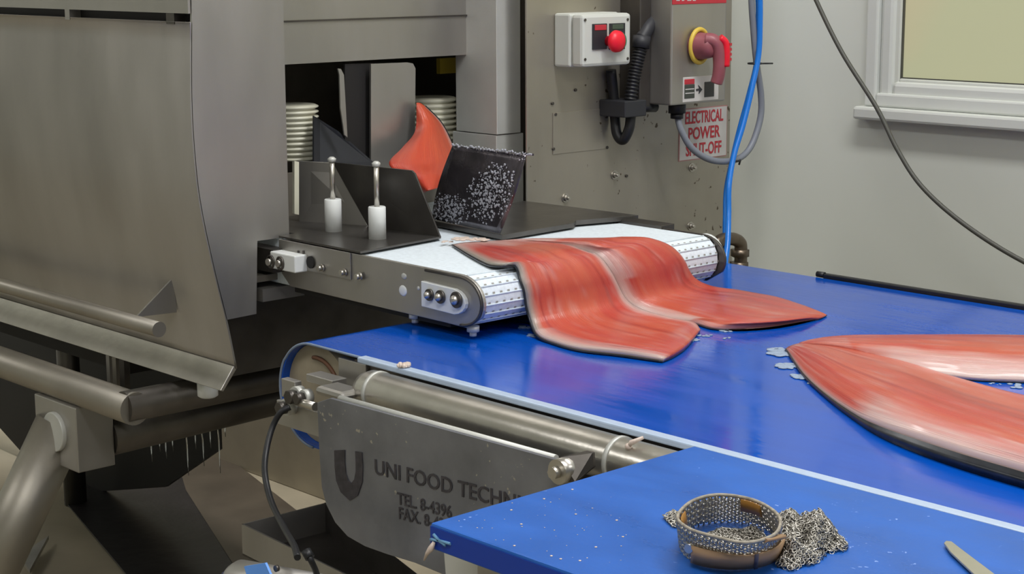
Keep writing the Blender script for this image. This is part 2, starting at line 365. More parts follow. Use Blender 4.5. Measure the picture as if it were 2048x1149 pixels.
# tank panel hanging below the opening
MB().box((-2.36, 1.475, .79), (-2.29, 2.5, .95)).build('tank_panel', M['steel_dark'], mach)
MB().prism([(-2.28, 1.476, .9), (-2.28, 1.476, .80), (-2.28, 1.474, .80), (-2.28, 1.474, .90)], (-.05, 0, 0)).build('tank_edge', M['steel'], mach)
MB().box((-2.28, 1.52, .925), (-2.2, 1.60, .945)).build('conveyor_ledge', M['steel'], mach)
MB().box((-4.3, 1.47, .82), (-2.42, 2.3, .84)).build('machine_bed', M['interior'], mach)
MB().box((-4.3, 1.6, .70), (-2.75, 2.2, .82)).build('sump', M['dark'], mach)
MB().prism([at(40, 1120, z=.02), at(98, 1079, z=.02), at(60, 1149, z=.02)], (0, 0, .01)).build('floor_clip', M['steel'], mach)
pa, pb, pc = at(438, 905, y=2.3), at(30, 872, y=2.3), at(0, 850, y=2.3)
MB().prism([tuple(at(438, 900, y=2.3)), (pa.x, 2.3, .82), (-4.9, 2.3, .82), (-4.9, 2.3, pc.z)]+[tuple(at(q[0], q[1], y=2.3)) for q in ((0, 857), (43, 905), (180, 985), (330, 975))], (0, .01, 0)).build('dark_back_sheet', M['dark'], mach)  # added dark sheet that hides the lit wall behind the machine
for x_, y_ in ((-4.1, 2.2), (-4.1, 1.6)):
    MB().cyl((x_, y_, 0), (x_, y_, .7), .03, 16).build('leg', M['steel_dark'], mach)
# drips along the drain pipe
dr = MB()
for px, l in [(301, .05), (318, .035), (330, .05), (344, .04), (373, .09), (390, .045), (420, .05), (450, .035), (405, .08), (437, .10)]:
    c = at(px, 870, x=-2.545); zt = .643
    dr.tube([(-2.545+random.uniform(-.006, .006), c.y, zt), (-2.545, c.y, zt-l*.4), (-2.545, c.y+.001, zt-l)], [.0022, .0013, .0006], 6)
d = dr.build('water_drips', M['water'], None); d['kind'] = 'stuff'; d['label'] = 'thin water streams dripping from the dark drain pipe under the machine'; d['category'] = 'water'

# flat dark band and brown band on the floor under the machine
def fl(pix, z=.003): return [at(a_, b_, z=z) for a_, b_ in pix]
ch = thing('floor_dark_band', 'dark band across the beige floor under the machine', 'drain')
MB().prism(fl([(128, 1003), (150, 840), (330, 840), (372, 985), (560, 1280), (360, 1280)]), (0, 0, .004)).build('band_dark', mat('dark_band', srgb(38, 35, 36), .35, .1, nscale=7, namt=.5, bump=.6, bscale=25), ch)
MB().prism(fl([(372, 985), (330, 840), (395, 840), (432, 900), (612, 1040), (800, 1280), (560, 1280)]), (0, 0, .006)).build('band_brown', mat('brown_band', srgb(88, 79, 68), .4, .2, nscale=7, namt=.25), ch)

# ------------------------------------------------------------------ boxes on the machine plate
def quadbox(x0, x1, a, b): return MB().box((x0, min(a.y, b.y), min(a.z, b.z)), (x1, max(a.y, b.y), max(a.z, b.z)))
eb = thing('emergency_stop_box', 'light grey switch box with a red mushroom button on the machine', 'switch box')
a, b = at(1165, 29, x=-2.13), at(1262, 129, x=-2.13)
quadbox(XF, -2.16, a+Vector((0, -.001, .001)), b+Vector((0, 0, -.001))).build('housing', M['box'], eb, bevel=.004)
quadbox(-2.158, -2.13, a, b).build('cover', M['box'], eb, bevel=.006)
for q in [(1170, 40), (1255, 39), (1170, 119), (1255, 117)]:
    c = at(*q, x=-2.13); MB().cyl(c, c+Vector((.0015, 0, 0)), .0025, 8).build('screw', M['steel_dark'], eb)
def face(name, p0, p1, m, par, x=-2.13, t=.003):
    a_, b_ = at(*p0, x=x), at(*p1, x=x); return quadbox(x-.001, x+t, a_, b_).build(name, m, par, bevel=.0008)
face('legend_plate', (1184, 48), (1212, 98), M['blackp'], eb); face('legend_plate', (1218, 47), (1248, 98), M['blackp'], eb)
face('red_legend', (1187, 50), (1210, 60), M['redl'], eb, t=.004); face('green_legend', (1222, 49), (1244, 58), mat('dim_green', srgb(70, 84, 70), .5), eb, t=.004)
c = at(1233, 82, x=-2.13); MB().cyl(c, c+Vector((.01, 0, 0)), .0165, 28).build('start_button', M['green'], eb, bevel=.001)
c = at(1214, 82, x=-2.13)
bt = MB().tube([c+Vector((d_, 0, 0)) for d_ in (0, .017, .018, .021, .028, .033, .035)], [.009, .009, .0175, .0195, .0185, .012, .003], 32).build('stop_button', M['red'], eb)

ib = thing('isolator_box', 'stainless isolator enclosure with a red rotary handle and yellow ring', 'switch box')
XI = -2.10
a, b = at(1345, -60, x=XI), at(1450, 202, x=XI)
quadbox(XF, XI, a, b).build('enclosure', M['steel'], ib, bevel=.003)
a2, b2 = at(1326, -60, x=XF+.03), at(1300, 208, x=XF+.03)
quadbox(XF, XF+.05, Vector((0, a.y-.03, a.z)), Vector((0, a.y-.001, b.z-.004))).build('side_shading', M['steel_dark'], ib, bevel=.002)  # dark block added for the shading on the enclosure's left
face('warning_strip', (1345, -40), (1452, 6), M['redl'], ib, x=XI, t=.0012)
for i, w_ in enumerate((7, 5, 8, 6)):
    face('strip_print', (1352+i*11, -6), (1352+i*11+w_, 2), M['sign'], ib, x=XI+.0005, t=.0012)
c = at(1399, 92, x=XI+.008)
rg = MB(); th = [2*math.pi*k/36 for k in range(36)]
rg.tube([c+Vector((0, .024*math.cos(t), .030*math.sin(t))) for t in th], .0045, 10, closed=True); rg.build('yellow_ring', M['yellow'], ib)
c = Vector((XI, c.y, c.z)); X_ = Vector((1, 0, 0))
kb = MB().tube([c+X_*d_ for d_ in (0, .012, .03, .042, .046)], [.025, .025, .022, .019, .01], 32).build('rotary_knob', M['mauve'], ib)
# lever: bent blade hanging from the knob
lv = [c+Vector((.030, -.008, .012)), c+Vector((.042, .000, .010)), c+Vector((.047, .007, -.004)), c+Vector((.048, .010, -.03)), c+Vector((.046, .010, -.052)), c+Vector((.042, .009, -.066))]
MB().tube(crv(lv, 6), [.0145-.002*(i/30) for i in range(31)], 16, flat=.9).build('lever', M['mauve'], ib)
gr = crv([c+Vector((.050, .006, .016)), c+Vector((.056, .015, .006)), c+Vector((.057, .017, -.015)), c+Vector((.056, .017, -.036))], 5)
MB().tube(gr, [.0095]*len(gr), 12, flat=.8).build('lever_face', M['red'], ib)
for i in range(4):
    q = c+Vector((.0655, .020, .004-.009*i)); MB().box((q.x-.002, q.y-.003, q.z-.0025), (q.x, q.y+.003, q.z+.0025)).build('lever_print', M['redl'], ib)
face('position_label', (1366, 155), (1436, 199), M['sign'], ib, x=XI, t=.001)
face('label_cell', (1368, 170), (1388, 196), mat('cell_dark', srgb(66, 70, 64), .5), ib, x=XI, t=.0018); face('label_cell', (1368, 159), (1388, 168), M['redl'], ib, x=XI, t=.0018)
face('label_cell', (1408, 164), (1427, 193), mat('cell_dark2', srgb(58, 58, 58), .5), ib, x=XI, t=.0018)
for k in (178, 186): face('label_line', (1369, k), (1387, k+1), M['sign'], ib, x=XI, t=.0022)
q = [at(a_, b_, x=XI+.001) for a_, b_ in [(1392, 178), (1398, 177), (1396, 170), (1404, 179), (1397, 188), (1398, 181), (1392, 182)]]
MB().prism(q, (.001, 0, 0)).build('label_arrow', M['blackp'], ib)
c = at(1354, 222, x=-2.13)
gl = MB().cyl(c+Vector((0, 0, .02)), c+Vector((0, 0, -.004)), .0165, 12).cyl(c+Vector((0, 0, -.004)), c+Vector((0, 0, -.014)), .012, 16).build('cable_gland', M['black'], ib)

sg = thing('warning_sign', 'white sign with red lettering about electrical power shut-off', 'sign')
a, b = at(1358, 219, x=XF), at(1452, 312, x=XF)
quadbox(XF, XF+.001, a, b).build('sign_plate', mat('sign_border', srgb(180, 130, 128), .5), sg)
quadbox(XF+.0005, XF+.0016, a+Vector((0, .002, -.002)), b+Vector((0, -.002, .002))).build('sign_face', M['sign'], sg)
cy = (a.y+b.y)/2; hz = (a.z-b.z)
for i, t in enumerate(('ELECTRICAL', 'POWER', 'SHUT-OFF')):
    text('lettering', t, .033, M['redl'], (XF+.0022, cy+.001, a.z-hz*(.19+.31*i)), (0, 1, 0), (0, 0, 1), sg, sx=(.62, .82, .70)[i], bold=.0006)

# conduit from the stop box
cd = thing('corrugated_conduit', 'black corrugated conduit looping between the two switch boxes', 'conduit')
P3 = lambda q, x: at(q[0], q[1], x=x)
up = crv([P3((1292, 10), -2.175), P3((1304, 30), -2.165), P3((1296, 55), -2.15), P3((1283, 78), -2.15)], 6)
MB().tube(up, .0125, 14).build('elbow', M['blackp'], cd)
MB().tube([P3((1284, 72), -2.15), P3((1281, 96), -2.15)], .0165, 10).build('coupling', M['blackp'], cd)
pts = crv([P3((1281, 96), -2.15), P3((1273, 130), -2.15), P3((1266, 165), -2.15), P3((1260, 205), -2.15)], 22)
MB().tube(pts, [.0095+(.0032 if (i//2) % 2 else 0) for i in range(len(pts))], 14).build('corrugated_hose', M['black'], cd)
a, b = P3((1238, 202), -2.15), P3((1281, 231), -2.15)
quadbox(XF, -2.135, a, b).build('clamp', M['blackp'], cd, bevel=.002)
MB().tube([P3((1281, 214), -2.16), P3((1310, 214), -2.16)], .010, 10).build('side_nipple', M['black'], cd)
pts = crv([P3((1262, 230), -2.155), P3((1258, 258), -2.155), P3((1246, 280), -2.165), P3((1234, 268), -2.178), P3((1230, 236), -2.185), P3((1227, 190), -2.188), P3((1222, 140), -2.188)], 8)
MB().tube(pts, .0095, 12).build('return_loop', M['black'], cd)

# ------------------------------------------------------------------ cables and hoses
def cable(name, label, cat, pts, r, m, n=10, par=None, sm=8):
    o = MB().tube(crv(pts, sm), r, n).build(name, m, par)
    if label: o['label'] = label; o['category'] = cat
    return o
YC = 2.60
cable('grey_cable', 'thick grey cable hanging in a loop from the isolator enclosure', 'cable',
      [at(1355, 234, x=-2.13), at(1363, 262, x=-2.12), at(1385, 298, x=-2.11), at(1425, 321, x=-2.10), at(1470, 320, x=-2.10), at(1500, 296, x=-2.10), at(1520, 240, x=-2.10), at(1522, 190, x=-2.10), at(1513, 125, x=-2.10), at(1507, 60, x=-2.10), at(1502, -40, x=-2.10), at(1500, -350, x=-2.10), at(1500, -700, x=-2.10)], .0062, M['greycable'])
cable('blue_air_hose', 'bright blue air hose hanging down the machine corner to the belt', 'hose',
      [at(1520, -700, x=-2.09), at(1522, -350, x=-2.09), at(1520, -60, x=-2.09), at(1520, 40, x=-2.09), at(1517, 110, x=-2.09), at(1503, 180, x=-2.09), at(1486, 250, x=-2.09), at(1468, 310, x=-2.09), at(1458, 370, x=-2.08), at(1457, 430, x=-2.07), at(1455, 490, x=-2.05), at(1448, 545, x=-2.03), at(1444, 600, x=-2.0)], .0056, M['hose'])
cable('blue_air_hose', 'second thinner blue hose strand running beside the thicker one', 'hose',
      [at(1508, -700, x=-2.115), at(1510, -350, x=-2.115), at(1514, -60, x=-2.115), at(1516, 40, x=-2.115), at(1513, 120, x=-2.12), at(1497, 190, x=-2.12), at(1478, 260, x=-2.12), at(1464, 320, x=-2.12), at(1452, 380, x=-2.12), at(1450, 440, x=-2.11), at(1448, 500, x=-2.10), at(1440, 560, x=-2.08)], .0045, M['hose'])
for q, e, lab in (((1510, 127), (1545, 127), 'black cable tie with a long tail high on the grey cable and blue hose'), ((1467, 321), (1478, 330), 'black cable tie where the grey cable crosses the blue hose')):
    c = at(*q, x=-2.10); t = MB(); t.tube([c+Vector((.013*math.cos(k*math.pi/8), .013*math.sin(k*math.pi/8), 0)) for k in range(16)], .0018, 6, closed=True)
    t.tube([c+Vector((.01, .008, 0)), at(*e, x=-2.09)], .0018, 6)
    o = t.build('cable_tie', M['black']); o['label'] = lab; o['category'] = 'cable tie'
cable('wall_cable', 'thin dark cable sagging across the wall in front of the window', 'cable',
      [at(1480, -600, y=2.69), at(1530, -300, y=2.6), at(1590, -100, y=2.55), at(1632, 0, y=2.55), at(1684, 105, y=2.55), at(1753, 215, y=2.55), at(1795, 300, y=2.55), at(1845, 375, y=2.55), at(1930, 450, y=2.55), at(2048, 524, y=2.55), at(2200, 590, y=2.55), at(2450, 650, y=2.55), at(2750, 660, y=2.55), at(3050, 600, y=2.55), at(3300, 470, y=2.6), at(3420, 200, y=2.68), at(3440, -400, y=2.71)], .0042, M['darkcable'], 8)
pf = thing('pipe_fitting', 'dull metal elbow pipe fitting behind the far belt corner', 'pipe fitting')
xx = -2.1
pts = crv([at(1432, 560, x=xx), at(1432, 500, x=xx), at(1440, 482, x=xx), at(1462, 478, x=xx), at(1478, 484, x=xx), at(1482, 500, x=xx), at(1480, 560, x=xx)], 6)
MB().tube(pts, .0125, 16).build('elbow', M['brass'], pf)
for q in ((1480, 505), (1432, 505), (1478, 530)):
    c = at(*q, x=xx); MB().hexnut(c+Vector((0, 0, -.008)), (0, 0, 1), .018, .014).build('nut', M['brass'], pf)
a = at(1480, 560, x=xx); MB().cyl(a, (a.x, a.y, .3), .010, 12).build('pipe', M['brass'], pf)
c = at(1448, 520, x=-2.15); MB().box((-2.2, c.y-.012, c.z-.03), (-2.14, c.y+.012, c.z+.02)).build('mounting_block', M['steel'], pf)

# ------------------------------------------------------------------ white discharge conveyor
YN, YFAR = 1.55, 2.068
wc = thing('discharge_conveyor', 'short conveyor with white modular belt carrying fish out of the machine', 'conveyor')
RX, RZ, RR = -1.766, .985, .0365
def stadium(x0, x1, z, r, n=14):
    a = [(x1+r*math.cos(t), z+r*math.sin(t)) for t in [math.pi/2-math.pi*k/n for k in range(n+1)]]
    b = [(x0+r*math.cos(t), z+r*math.sin(t)) for t in [-math.pi/2-math.pi*k/n for k in range(n+1)]]
    return a+b
BY0, BY1 = YN+.006, YFAR-.012
loop = stadium(-2.5, RX, RZ, RR-.0015, 16)
vs = [(x, BY0, z) for x, z in loop]+[(x, BY1, z) for x, z in loop]; n = len(loop)
MB().add(vs, [(i, (i+1) % n, n+(i+1) % n, n+i) for i in range(n)], True).add(vs, [tuple(range(n)), tuple(range(n, 2*n))]).build('belt', M['whitebelt'], wc)
# hinge knuckles round the nose and link dimples
kn = MB()
for k in range(9):
    t = math.radians(80-k*22); cx, cz = RX+(RR-.0012)*math.cos(t), RZ+(RR-.0012)*math.sin(t)
    kn.tube([(cx, BY0+.001, cz), (cx, BY1-.001, cz)], .0014, 6)
o = kn.build('hinge_rods', M['whitebelt'], wc); o['kind'] = 'stuff'
dm = MB()
for k in range(6):
    t = math.radians(62-k*22); nn = Vector((math.cos(t), 0, math.sin(t)))
    for j in range(36):
        c = Vector((RX, BY0+.012+j*.0139+(k % 2)*.004, RZ))+nn*(RR-.0016); tt = Vector((0, 1, 0)); ss = nn.cross(tt)
        dm.add([c+nn*.0004+tt*.0022+ss*.0016, c+nn*.0004-tt*.0022+ss*.0016, c+nn*.0004-tt*.0022-ss*.0016, c+nn*.0004+tt*.0022-ss*.0016, c-nn*.001], [(0, 1, 2, 3), (0, 4, 1), (1, 4, 2), (2, 4, 3), (3, 4, 0)])
o = dm.build('belt_dimples', M['dot'], wc); o['kind'] = 'stuff'
# near side plate: outline in x,z with rounded nose
def noseplate(y, t, m, name):
    arc = [(RX+.048*math.cos(a_)+.0, .984+.0375*math.sin(a_)) for a_ in [math.radians(88-k*9) for k in range(14)]]
    o_ = [(-2.19, 1.0225), (-1.80, 1.0215)]+arc+[(-1.7555, .9475), (-1.80, .9483), (-2.168, .9503), (-2.19, .968)]
    return MB().prism([(x, y, z) for x, z in o_], (0, t, 0)).build(name, m, wc, bevel=.0008)
npl = noseplate(YN, .005, M['steel'], 'side_plate'); noseplate(YFAR-.010, .005, M['steel_dark'], 'side_plate')
MB().box((-2.192, YN-.0025, .9815), (-2.011, YN-.0003, 1.0225)).build('upper_cover_plate', M['steel'], wc, bevel=.0005)
# rim around the nose
arc = [Vector((RX+.044*math.cos(a_), YN-.001, .984+.034*math.sin(a_))) for a_ in [math.radians(100-k*10) for k in range(20)]]
MB().tube([Vector((-1.84, YN-.001, 1.0185))]+arc[1:], .0022, 6).build('nose_rim', M['steel_dark'], npl)
# white bearing block with three pins
blk = [(-1.843, 1.003), (-1.775, 1.001)]+[(RX-.012+.029*math.cos(a_), .983+.0185*math.sin(a_)) for a_ in [math.radians(80-k*20) for k in range(9)]]+[(-1.843, .9665), (-1.843, .973), (-1.843, .996)]
bb = MB().prism([(x, YN-.007, z) for x, z in blk], (0, .007, 0)).build('bearing_block', M['white'], wc, bevel=.001)
for q, r_ in (((860, 590), .0085), ((882, 594), .0095), ((914, 600), .0115)):
    c = at(*q, y=YN-.008)
    MB().cyl(c, c+Vector((0, -.003, 0)), r_, 24).build('washer', M['steel_dark'], bb)
    MB().tube([c+Vector((0, -.003, 0)), c+Vector((0, -.008, 0)), c+Vector((0, -.010, 0))], [r_*.62, r_*.55, r_*.2], 16).build('pin', M['steel_pol'], bb)
c = at(808, 553, y=YN); MB().ball((c.x, YN, c.z), .006, 6, (1, .3, .8)).build('plug', M['steel_light'], wc)
c = at(806, 582, y=YN); MB().ball((c.x, YN, c.z), .009, 8, (1, .25, .9)).build('plug', M['white'], wc)
c = at(837, 577, y=YN); MB().ball((c.x, YN, c.z), .003, 6, (1, .5, 1)).build('plug', M['steel_light'], wc)
for q in [(645, 536), (690, 545), (721, 553)]:
    c = at(*q, y=YN-.003); MB().cyl(c, c+Vector((0, -.003, 0)), .006, 12).hexnut(c+Vector((0, -.003, 0)), (0, -1, 0), .0045, .006).build('bolt', M['steel_pol'], wc)
c = at(622, 525, y=YN-.003); MB().cyl(c, c+Vector((0, -.002, 0)), .0095, 20).build('slot_hole', M['dark'], wc)
for px in (597, 607):
    c = at(px, 520, y=YN-.003); MB().box((c.x-.002, YN-.004, c.z-.012), (c.x+.002, YN-.002, c.z+.014)).build('slot_mark', M['steel_dark'], wc)
# rear white block poking out of the notch
a, b = at(541, 503, y=1.525), at(590, 550, y=1.525)
wb = MB().box((a.x-.002, 1.525, b.z+.002), (b.x, YN+.03, a.z)).build('rear_block', M['white'], wc, bevel=.002)
for q in ((541, 524), (560, 527)):
    c = at(*q, y=1.524); MB().tube([c+Vector((.0085*math.cos(k*math.pi/8), 0, .0095*math.sin(k*math.pi/8))) for k in range(16)], .002, 6, closed=True).build('washer', M['steel_dark'], wb)
    MB().cyl(c, c+Vector((0, -.006, 0)), .0055, 12).build('pin', M['steel_pol'], wb)
MB().box((-2.26, 1.53, .972), (a.x, 1.56, 1.008)).build('rear_bar', M['steel_dark'], wc)
# feet
for q in ((828, 640), (944, 655)):
    p = at(q[0], q[1], y=YN+.01)
    MB().cyl((p.x, YN+.012, .9488), (p.x, YN+.012, .941), .009, 12).cyl((p.x, YN+.012, .941), (p.x, YN+.012, .9345), .005, 10).build('foot_bolt', M['steel_light'], wc)
MB().box((-2.17, YN+.01, .940), (-1.80, YFAR-.02, .9482)).build('bottom_tray', M['dark'], wc)
# far nose roller cap
MB().tube([(RX, YFAR-.004, RZ), (RX, YFAR+.004, RZ), (RX, YFAR+.006, RZ)], [.036, .036, .03], 28).build('end_cap', M['white'], wc)
MB().box((-2.2, YFAR-.012, .95), (-1.85, YFAR+.02, 1.026)).build('far_rail', M['steel_dark'], wc, bevel=.001)
# guide base plates
ZG = 1.0235
gb = [Vector((-2.195, YN, ZG+.004))]+[at(a_, b_, z=ZG+.004) for a_, b_ in [(702, 506), (882, 473), (862, 440)]]+[Vector((-2.195, 1.80, ZG+.004)), Vector((-2.5, 1.80, ZG+.004)), Vector((-2.5, 1.58, ZG+.004)), Vector((-2.195, 1.58, ZG+.004))]
gb = [Vector((g.x, max(g.y, YN-.0015), g.z)) for g in gb]
MB().prism(gb, (0, 0, -.0035)).build('near_guide_base', M['guide'], wc, bevel=.0005)
gb2 = [at(a_, b_, z=ZG+.008) for a_, b_ in [(862, 441), (1004, 470), (1148, 446), (1152, 441)]]
gb2 += [Vector((-1.93, YFAR+.02, ZG+.008)), Vector((-2.19, YFAR+.005, ZG+.008))]
MB().prism(gb2, (0, 0, -.008)).build('far_guide_base', M['guide'], wc, bevel=.0005)
# upright guides
A = at(880, 475, z=ZG+.003); yg = A.y
pl = lambda pix, y: [at(a_, b_, y=y) for a_, b_ in pix]
MB().prism([at(880, 475, y=yg), at(735, 452, y=yg-.012), at(666, 327, y=yg-.03), at(668, 325, y=yg-.03), at(823, 341, y=yg-.02), at(829, 347, y=yg-.02)], (0, .003, 0)).build('near_guide_plate', M['guide'], wc, bevel=.0006)
MB().prism([at(735, 452, y=yg-.010), at(598, 452, y=yg-.06), at(596, 322, y=yg-.06), at(668, 326, y=yg-.028)], (0, .003, 0)).build('near_guide_wing', M['steel'], wc, bevel=.0006)
for (bx, by, tx, ty) in ((663, 462, 659, 318), (751, 477, 749, 327)):
    c = at(bx, by, z=ZG+.005); h = at(bx, by-63, y=c.y).z; top = at(tx, ty, y=c.y).z
    r0 = .0135
    o = MB().tube([(c.x, c.y+.004, ZG+.004), (c.x, c.y+.004, h-.001), (c.x, c.y+.004, h)], [r0, r0, r0-.001], 28).build('spacer', M['white'], wc)
    MB().cyl((c.x, c.y+.004, h), (c.x, c.y+.004, top), .0042, 12).build('stud', M['steel_pol'], o)
    MB().tube([(c.x, c.y+.004, top-.005), (c.x, c.y+.004, top), (c.x, c.y+.004, top+.003)], [.006, .007, .003], 12).build('nut', M['steel_light'], o)
# far wet plate with foam
E1, E2, E3, E4 = at(862, 438, z=ZG+.01), at(1000, 468, z=ZG+.01), at(1052, 311, x=-1.90), at(905, 291, x=-2.06)
fg = MB(); NG = 12; E5, E6 = at(840, 385, x=-2.08), at(868, 330, x=-2.09); vs = []
for k_ in range(2):
    for i in range(NG+1):
        for j in range(NG+1):
            u, v = i/NG, j/NG; lft = E1.lerp(E4, v)+(E5-E1.lerp(E4, .5))*0; p = lft.lerp(E2.lerp(E3, v), u)
            p = p+Vector((.010*math.sin(v*math.pi)*u, -.006*math.sin(v*math.pi), 0)); vs.append(p+Vector((-.002, .003, 0))*k_)
n1 = (NG+1)**2; fs = []
for i in range(NG):
    for j in range(NG):
        q = [i*(NG+1)+j, (i+1)*(NG+1)+j, (i+1)*(NG+1)+j+1, i*(NG+1)+j+1]; fs += [tuple(q), tuple(n1+t for t in q[::-1])]
for i in range(NG):
    for (p_, q_) in ((i*(NG+1), (i+1)*(NG+1)), (i*(NG+1)+NG, (i+1)*(NG+1)+NG), (i, i+1), (NG*(NG+1)+i, NG*(NG+1)+i+1)): fs.append((p_, q_, n1+q_, n1+p_))
fg.add(vs, fs, True); fg.prism([E3+Vector((-.004, 0, 0)), at(1067, 312, x=-1.885), at(1067, 308, x=-1.885), E3+Vector((-.004, 0, .004))], (-.002, .003, 0))
fg = fg.build('far_guide_plate', mat('wet_guide', srgb(92, 88, 94), .18, .7, nscale=30, namt=.3, bump=.4, bscale=70), wc)
MB().cyl(at(985, 452, x=-1.97), at(985, 405, x=-1.97), .008, 12).build('far_spacer', M['white'], wc)
fo = MB(); nrm = (E2-E1).cross(E4-E1).normalized(); nrm = nrm if nrm.y < 0 else -nrm
for k in range(2200):
    u, v = random.random(), random.random()
    d2 = ((u-.72)/.30)**2+((v-.48)/.38)**2; d3 = ((u-.25)/.3)**2+((v-.18)/.22)**2
    if min(d2, d3) > random.random()*1.1+.1: continue
    p = E1.lerp(E2, u).lerp(E4.lerp(E3, u), v)+Vector((.010*math.sin(v*math.pi)*u, -.006*math.sin(v*math.pi)-.0015, 0))
    fo.ball(p, random.choice((.0007, .001, .001, .0016, .0022)), 4, (1, .7, 1))
for k in range(60):
    p = E4.lerp(at(1062, 311, x=-1.888), k/59)+Vector((random.uniform(-.001, .001), 0, random.uniform(-.001, .003))); fo.ball(p, random.uniform(.001, .0022), 4)
o = fo.build('foam_specks', mat('foam', srgb(158, 160, 170), .3), wc); o['kind'] = 'stuff'

# ------------------------------------------------------------------ blue belt conveyor
ZB = .93; Y0B, Y1B = 1.385, 2.285
bc = thing('belt_conveyor', 'wide sorting conveyor with wet glossy blue belt and steel frame', 'conveyor')
CX, CR = -1.893, .075
out = [(1.2, ZB)]+[(CX+CR*math.cos(t), ZB-CR+CR*math.sin(t)) for t in [math.pi/2+math.pi*k/28 for k in range(29)]]+[(1.2, ZB-2*CR)]
inn = [(x if i in (0, len(out)-1) else CX+(x-CX)*(CR-.004)/CR, (ZB-CR)+(z-(ZB-CR))*(CR-.004)/CR) for i, (x, z) in enumerate(out)]
# top surface subdivided for a hint of sag
n = len(out); mb = MB(); yy = [Y0B, Y1B]
vs = [(x, y, z) for y in yy for x, z in out]+[(x, y, z) for y in yy for x, z in inn]
fs = [(i, i+1, n+i+1, n+i) for i in range(n-1)]+[(2*n+i, 3*n+i, 3*n+i+1, 2*n+i+1) for i in range(n-1)]
mb.add(vs, fs, True); mb.add(vs, [(i, 2*n+i, 2*n+i+1, i+1) for i in range(n-1)]+[(n+i, n+i+1, 3*n+i+1, 3*n+i) for i in range(n-1)])
mb.build('belt', M['blue'], bc)
eg = MB(); eg.tube([(x, Y0B-.0005, z-.002 if z > .9 else z) for x, z in [(-1.74, ZB)]+out[1:-1]], .002, 6); eg.build('belt_edge', M['bluerim'], bc)
MB().cyl((CX, Y0B+.012, ZB-CR), (CX, Y1B-.012, ZB-CR), CR-.0045, 40).build('end_drum', M['drumw'], bc)
MB().tube([(CX+.052*math.cos(t), Y0B+.010, ZB-CR+.052*math.sin(t)) for t in [math.radians(5+k*5) for k in range(20)]], .003, 6).build('drum_groove', M['brown'], bc)
MB().box((-1.80, Y0B+.004, .79), (1.2, Y1B-.004, .922)).build('belt_bed', M['steel_dark'], bc)
MB().box((-1.765, 1.3655, .9265), (1.2, 1.381, .9345)).build('wear_strip', M['strip'], bc, bevel=.002)
MB().box((-1.83, Y0B-.001, .78), (-1.77, Y0B+.01, .92)).build('bearing_plate', M['steel'], bc, bevel=.001)
# far rail
MB().box((-1.70, Y1B+.003, .925), (1.2, Y1B+.014, .937)).build('far_rail', M['black'], bc, bevel=.002)
MB().tube([(-1.715, Y1B+.008, .934), (-1.70, Y1B+.008, .934)], .005, 10).build('rail_end', M['black'], bc)
for x_ in (-1.2, .3):
    for y_ in (Y0B+.06, Y1B-.06):
        MB().box((x_-.025, y_-.025, 0), (x_+.025, y_+.025, .79)).build('leg', M['steel'], bc)
# round cross tube in front of the belt (spray guard)
DY, DZ, DR = 1.350, .9015, .0262
tb = MB().tube([(-1.738, DY, DZ), (-1.735, DY, DZ), (-1.729, DY, DZ), (-1.715, DY, DZ), (.6, DY, DZ)], [.004, .014, .021, DR, DR], 40).build('guard_tube', M['steel_pol'], bc)
for x_ in (-1.70, -1.272):
    MB().tube([(x_-.003, DY, DZ), (x_+.003, DY, DZ)], DR+.0012, 32).build('tube_collar', M['steel_light'], tb)
# bearing bracket at the drum end
def bx(name, q0, q1, y0, y1, m, par, bevel=.001):
    a_, b_ = at(*q0, y=y0), at(*q1, y=y0); return MB().box((a_.x, y0, b_.z), (b_.x, y1, a_.z)).build(name, m, par, bevel)
br = bx('bracket_plate', (553, 800), (646, 878), 1.345, 1.352, M['steel'], bc)
bx('bracket_upright', (562, 757), (590, 802), 1.34, 1.352, M['steel'], bc)
bx('bracket_upright', (612, 748), (664, 778), 1.345, 1.37, M['steel'], bc)
for q, r_ in (((604, 790), .013), ((585, 812), .012), ((620, 792), .010)):
    c = at(*q, y=1.345)
    MB().cyl(c, c+Vector((0, -.012, 0)), r_, 16).build('washer', M['steel_light'], bc)
    MB().hexnut(c+Vector((0, -.012, 0)), (0, -1, 0), r_*.75, .012).build('nut', M['steel_dark'], bc)
c = at(604, 806, y=1.33); MB().cyl(c+Vector((-.025, 0, 0)), c+Vector((.03, 0, 0)), .006, 12).build('tension_rod', M['steel_pol'], bc)
bx('hinge_lug', (628, 772), (682, 806), 1.30, 1.34, M['steel'], bc, .006)

# cover plate
YP = 1.27
cp = thing('cover_plate', 'scratched steel cover plate with etched logo and lettering under belt edge', 'cover plate')
top = [(634, 806), (660, 797), (1120, 922), (1136, 938), (1150, 1000), (1150, 1230), (1000, 1195), (905, 1158)]
low = [(830, 1127), (775, 1110), (730, 1094), (695, 1074), (670, 1046), (652, 1010), (643, 975), (638, 900)]
MB().prism(pl(top+low, YP), (0, .005, 0)).build('plate', M['steel_cold'], cp, bevel=.0008)
a = at(680, 798, y=YP+.012); b = at(1112, 918, y=YP+.012)
MB().tube([a, b], .0045, 10).build('hinge_rod', M['steel_light'], cp)
a = at(1135, 942, y=YP)
MB().cyl(a+Vector((-.004, .015, 0)), a+Vector((-.004, -.012, 0)), .014, 20).cyl(a+Vector((-.004, -.012, 0)), a+Vector((-.004, -.02, 0)), .007, 8).build('end_bolt', M['steel_pol'], cp)
bk = [at(1108, 930, y=YP-.004), at(1120, 915, y=YP-.004), at(1170, 903, y=YP+.02), at(1185, 906, y=YP+.02), at(1187, 935, y=YP+.02), at(1150, 965, y=YP-.004), at(1108, 965, y=YP-.004)]
MB().prism(bk, (0, .004, 0)).build('end_bracket', M['steel_dark'], cp, bevel=.0006)
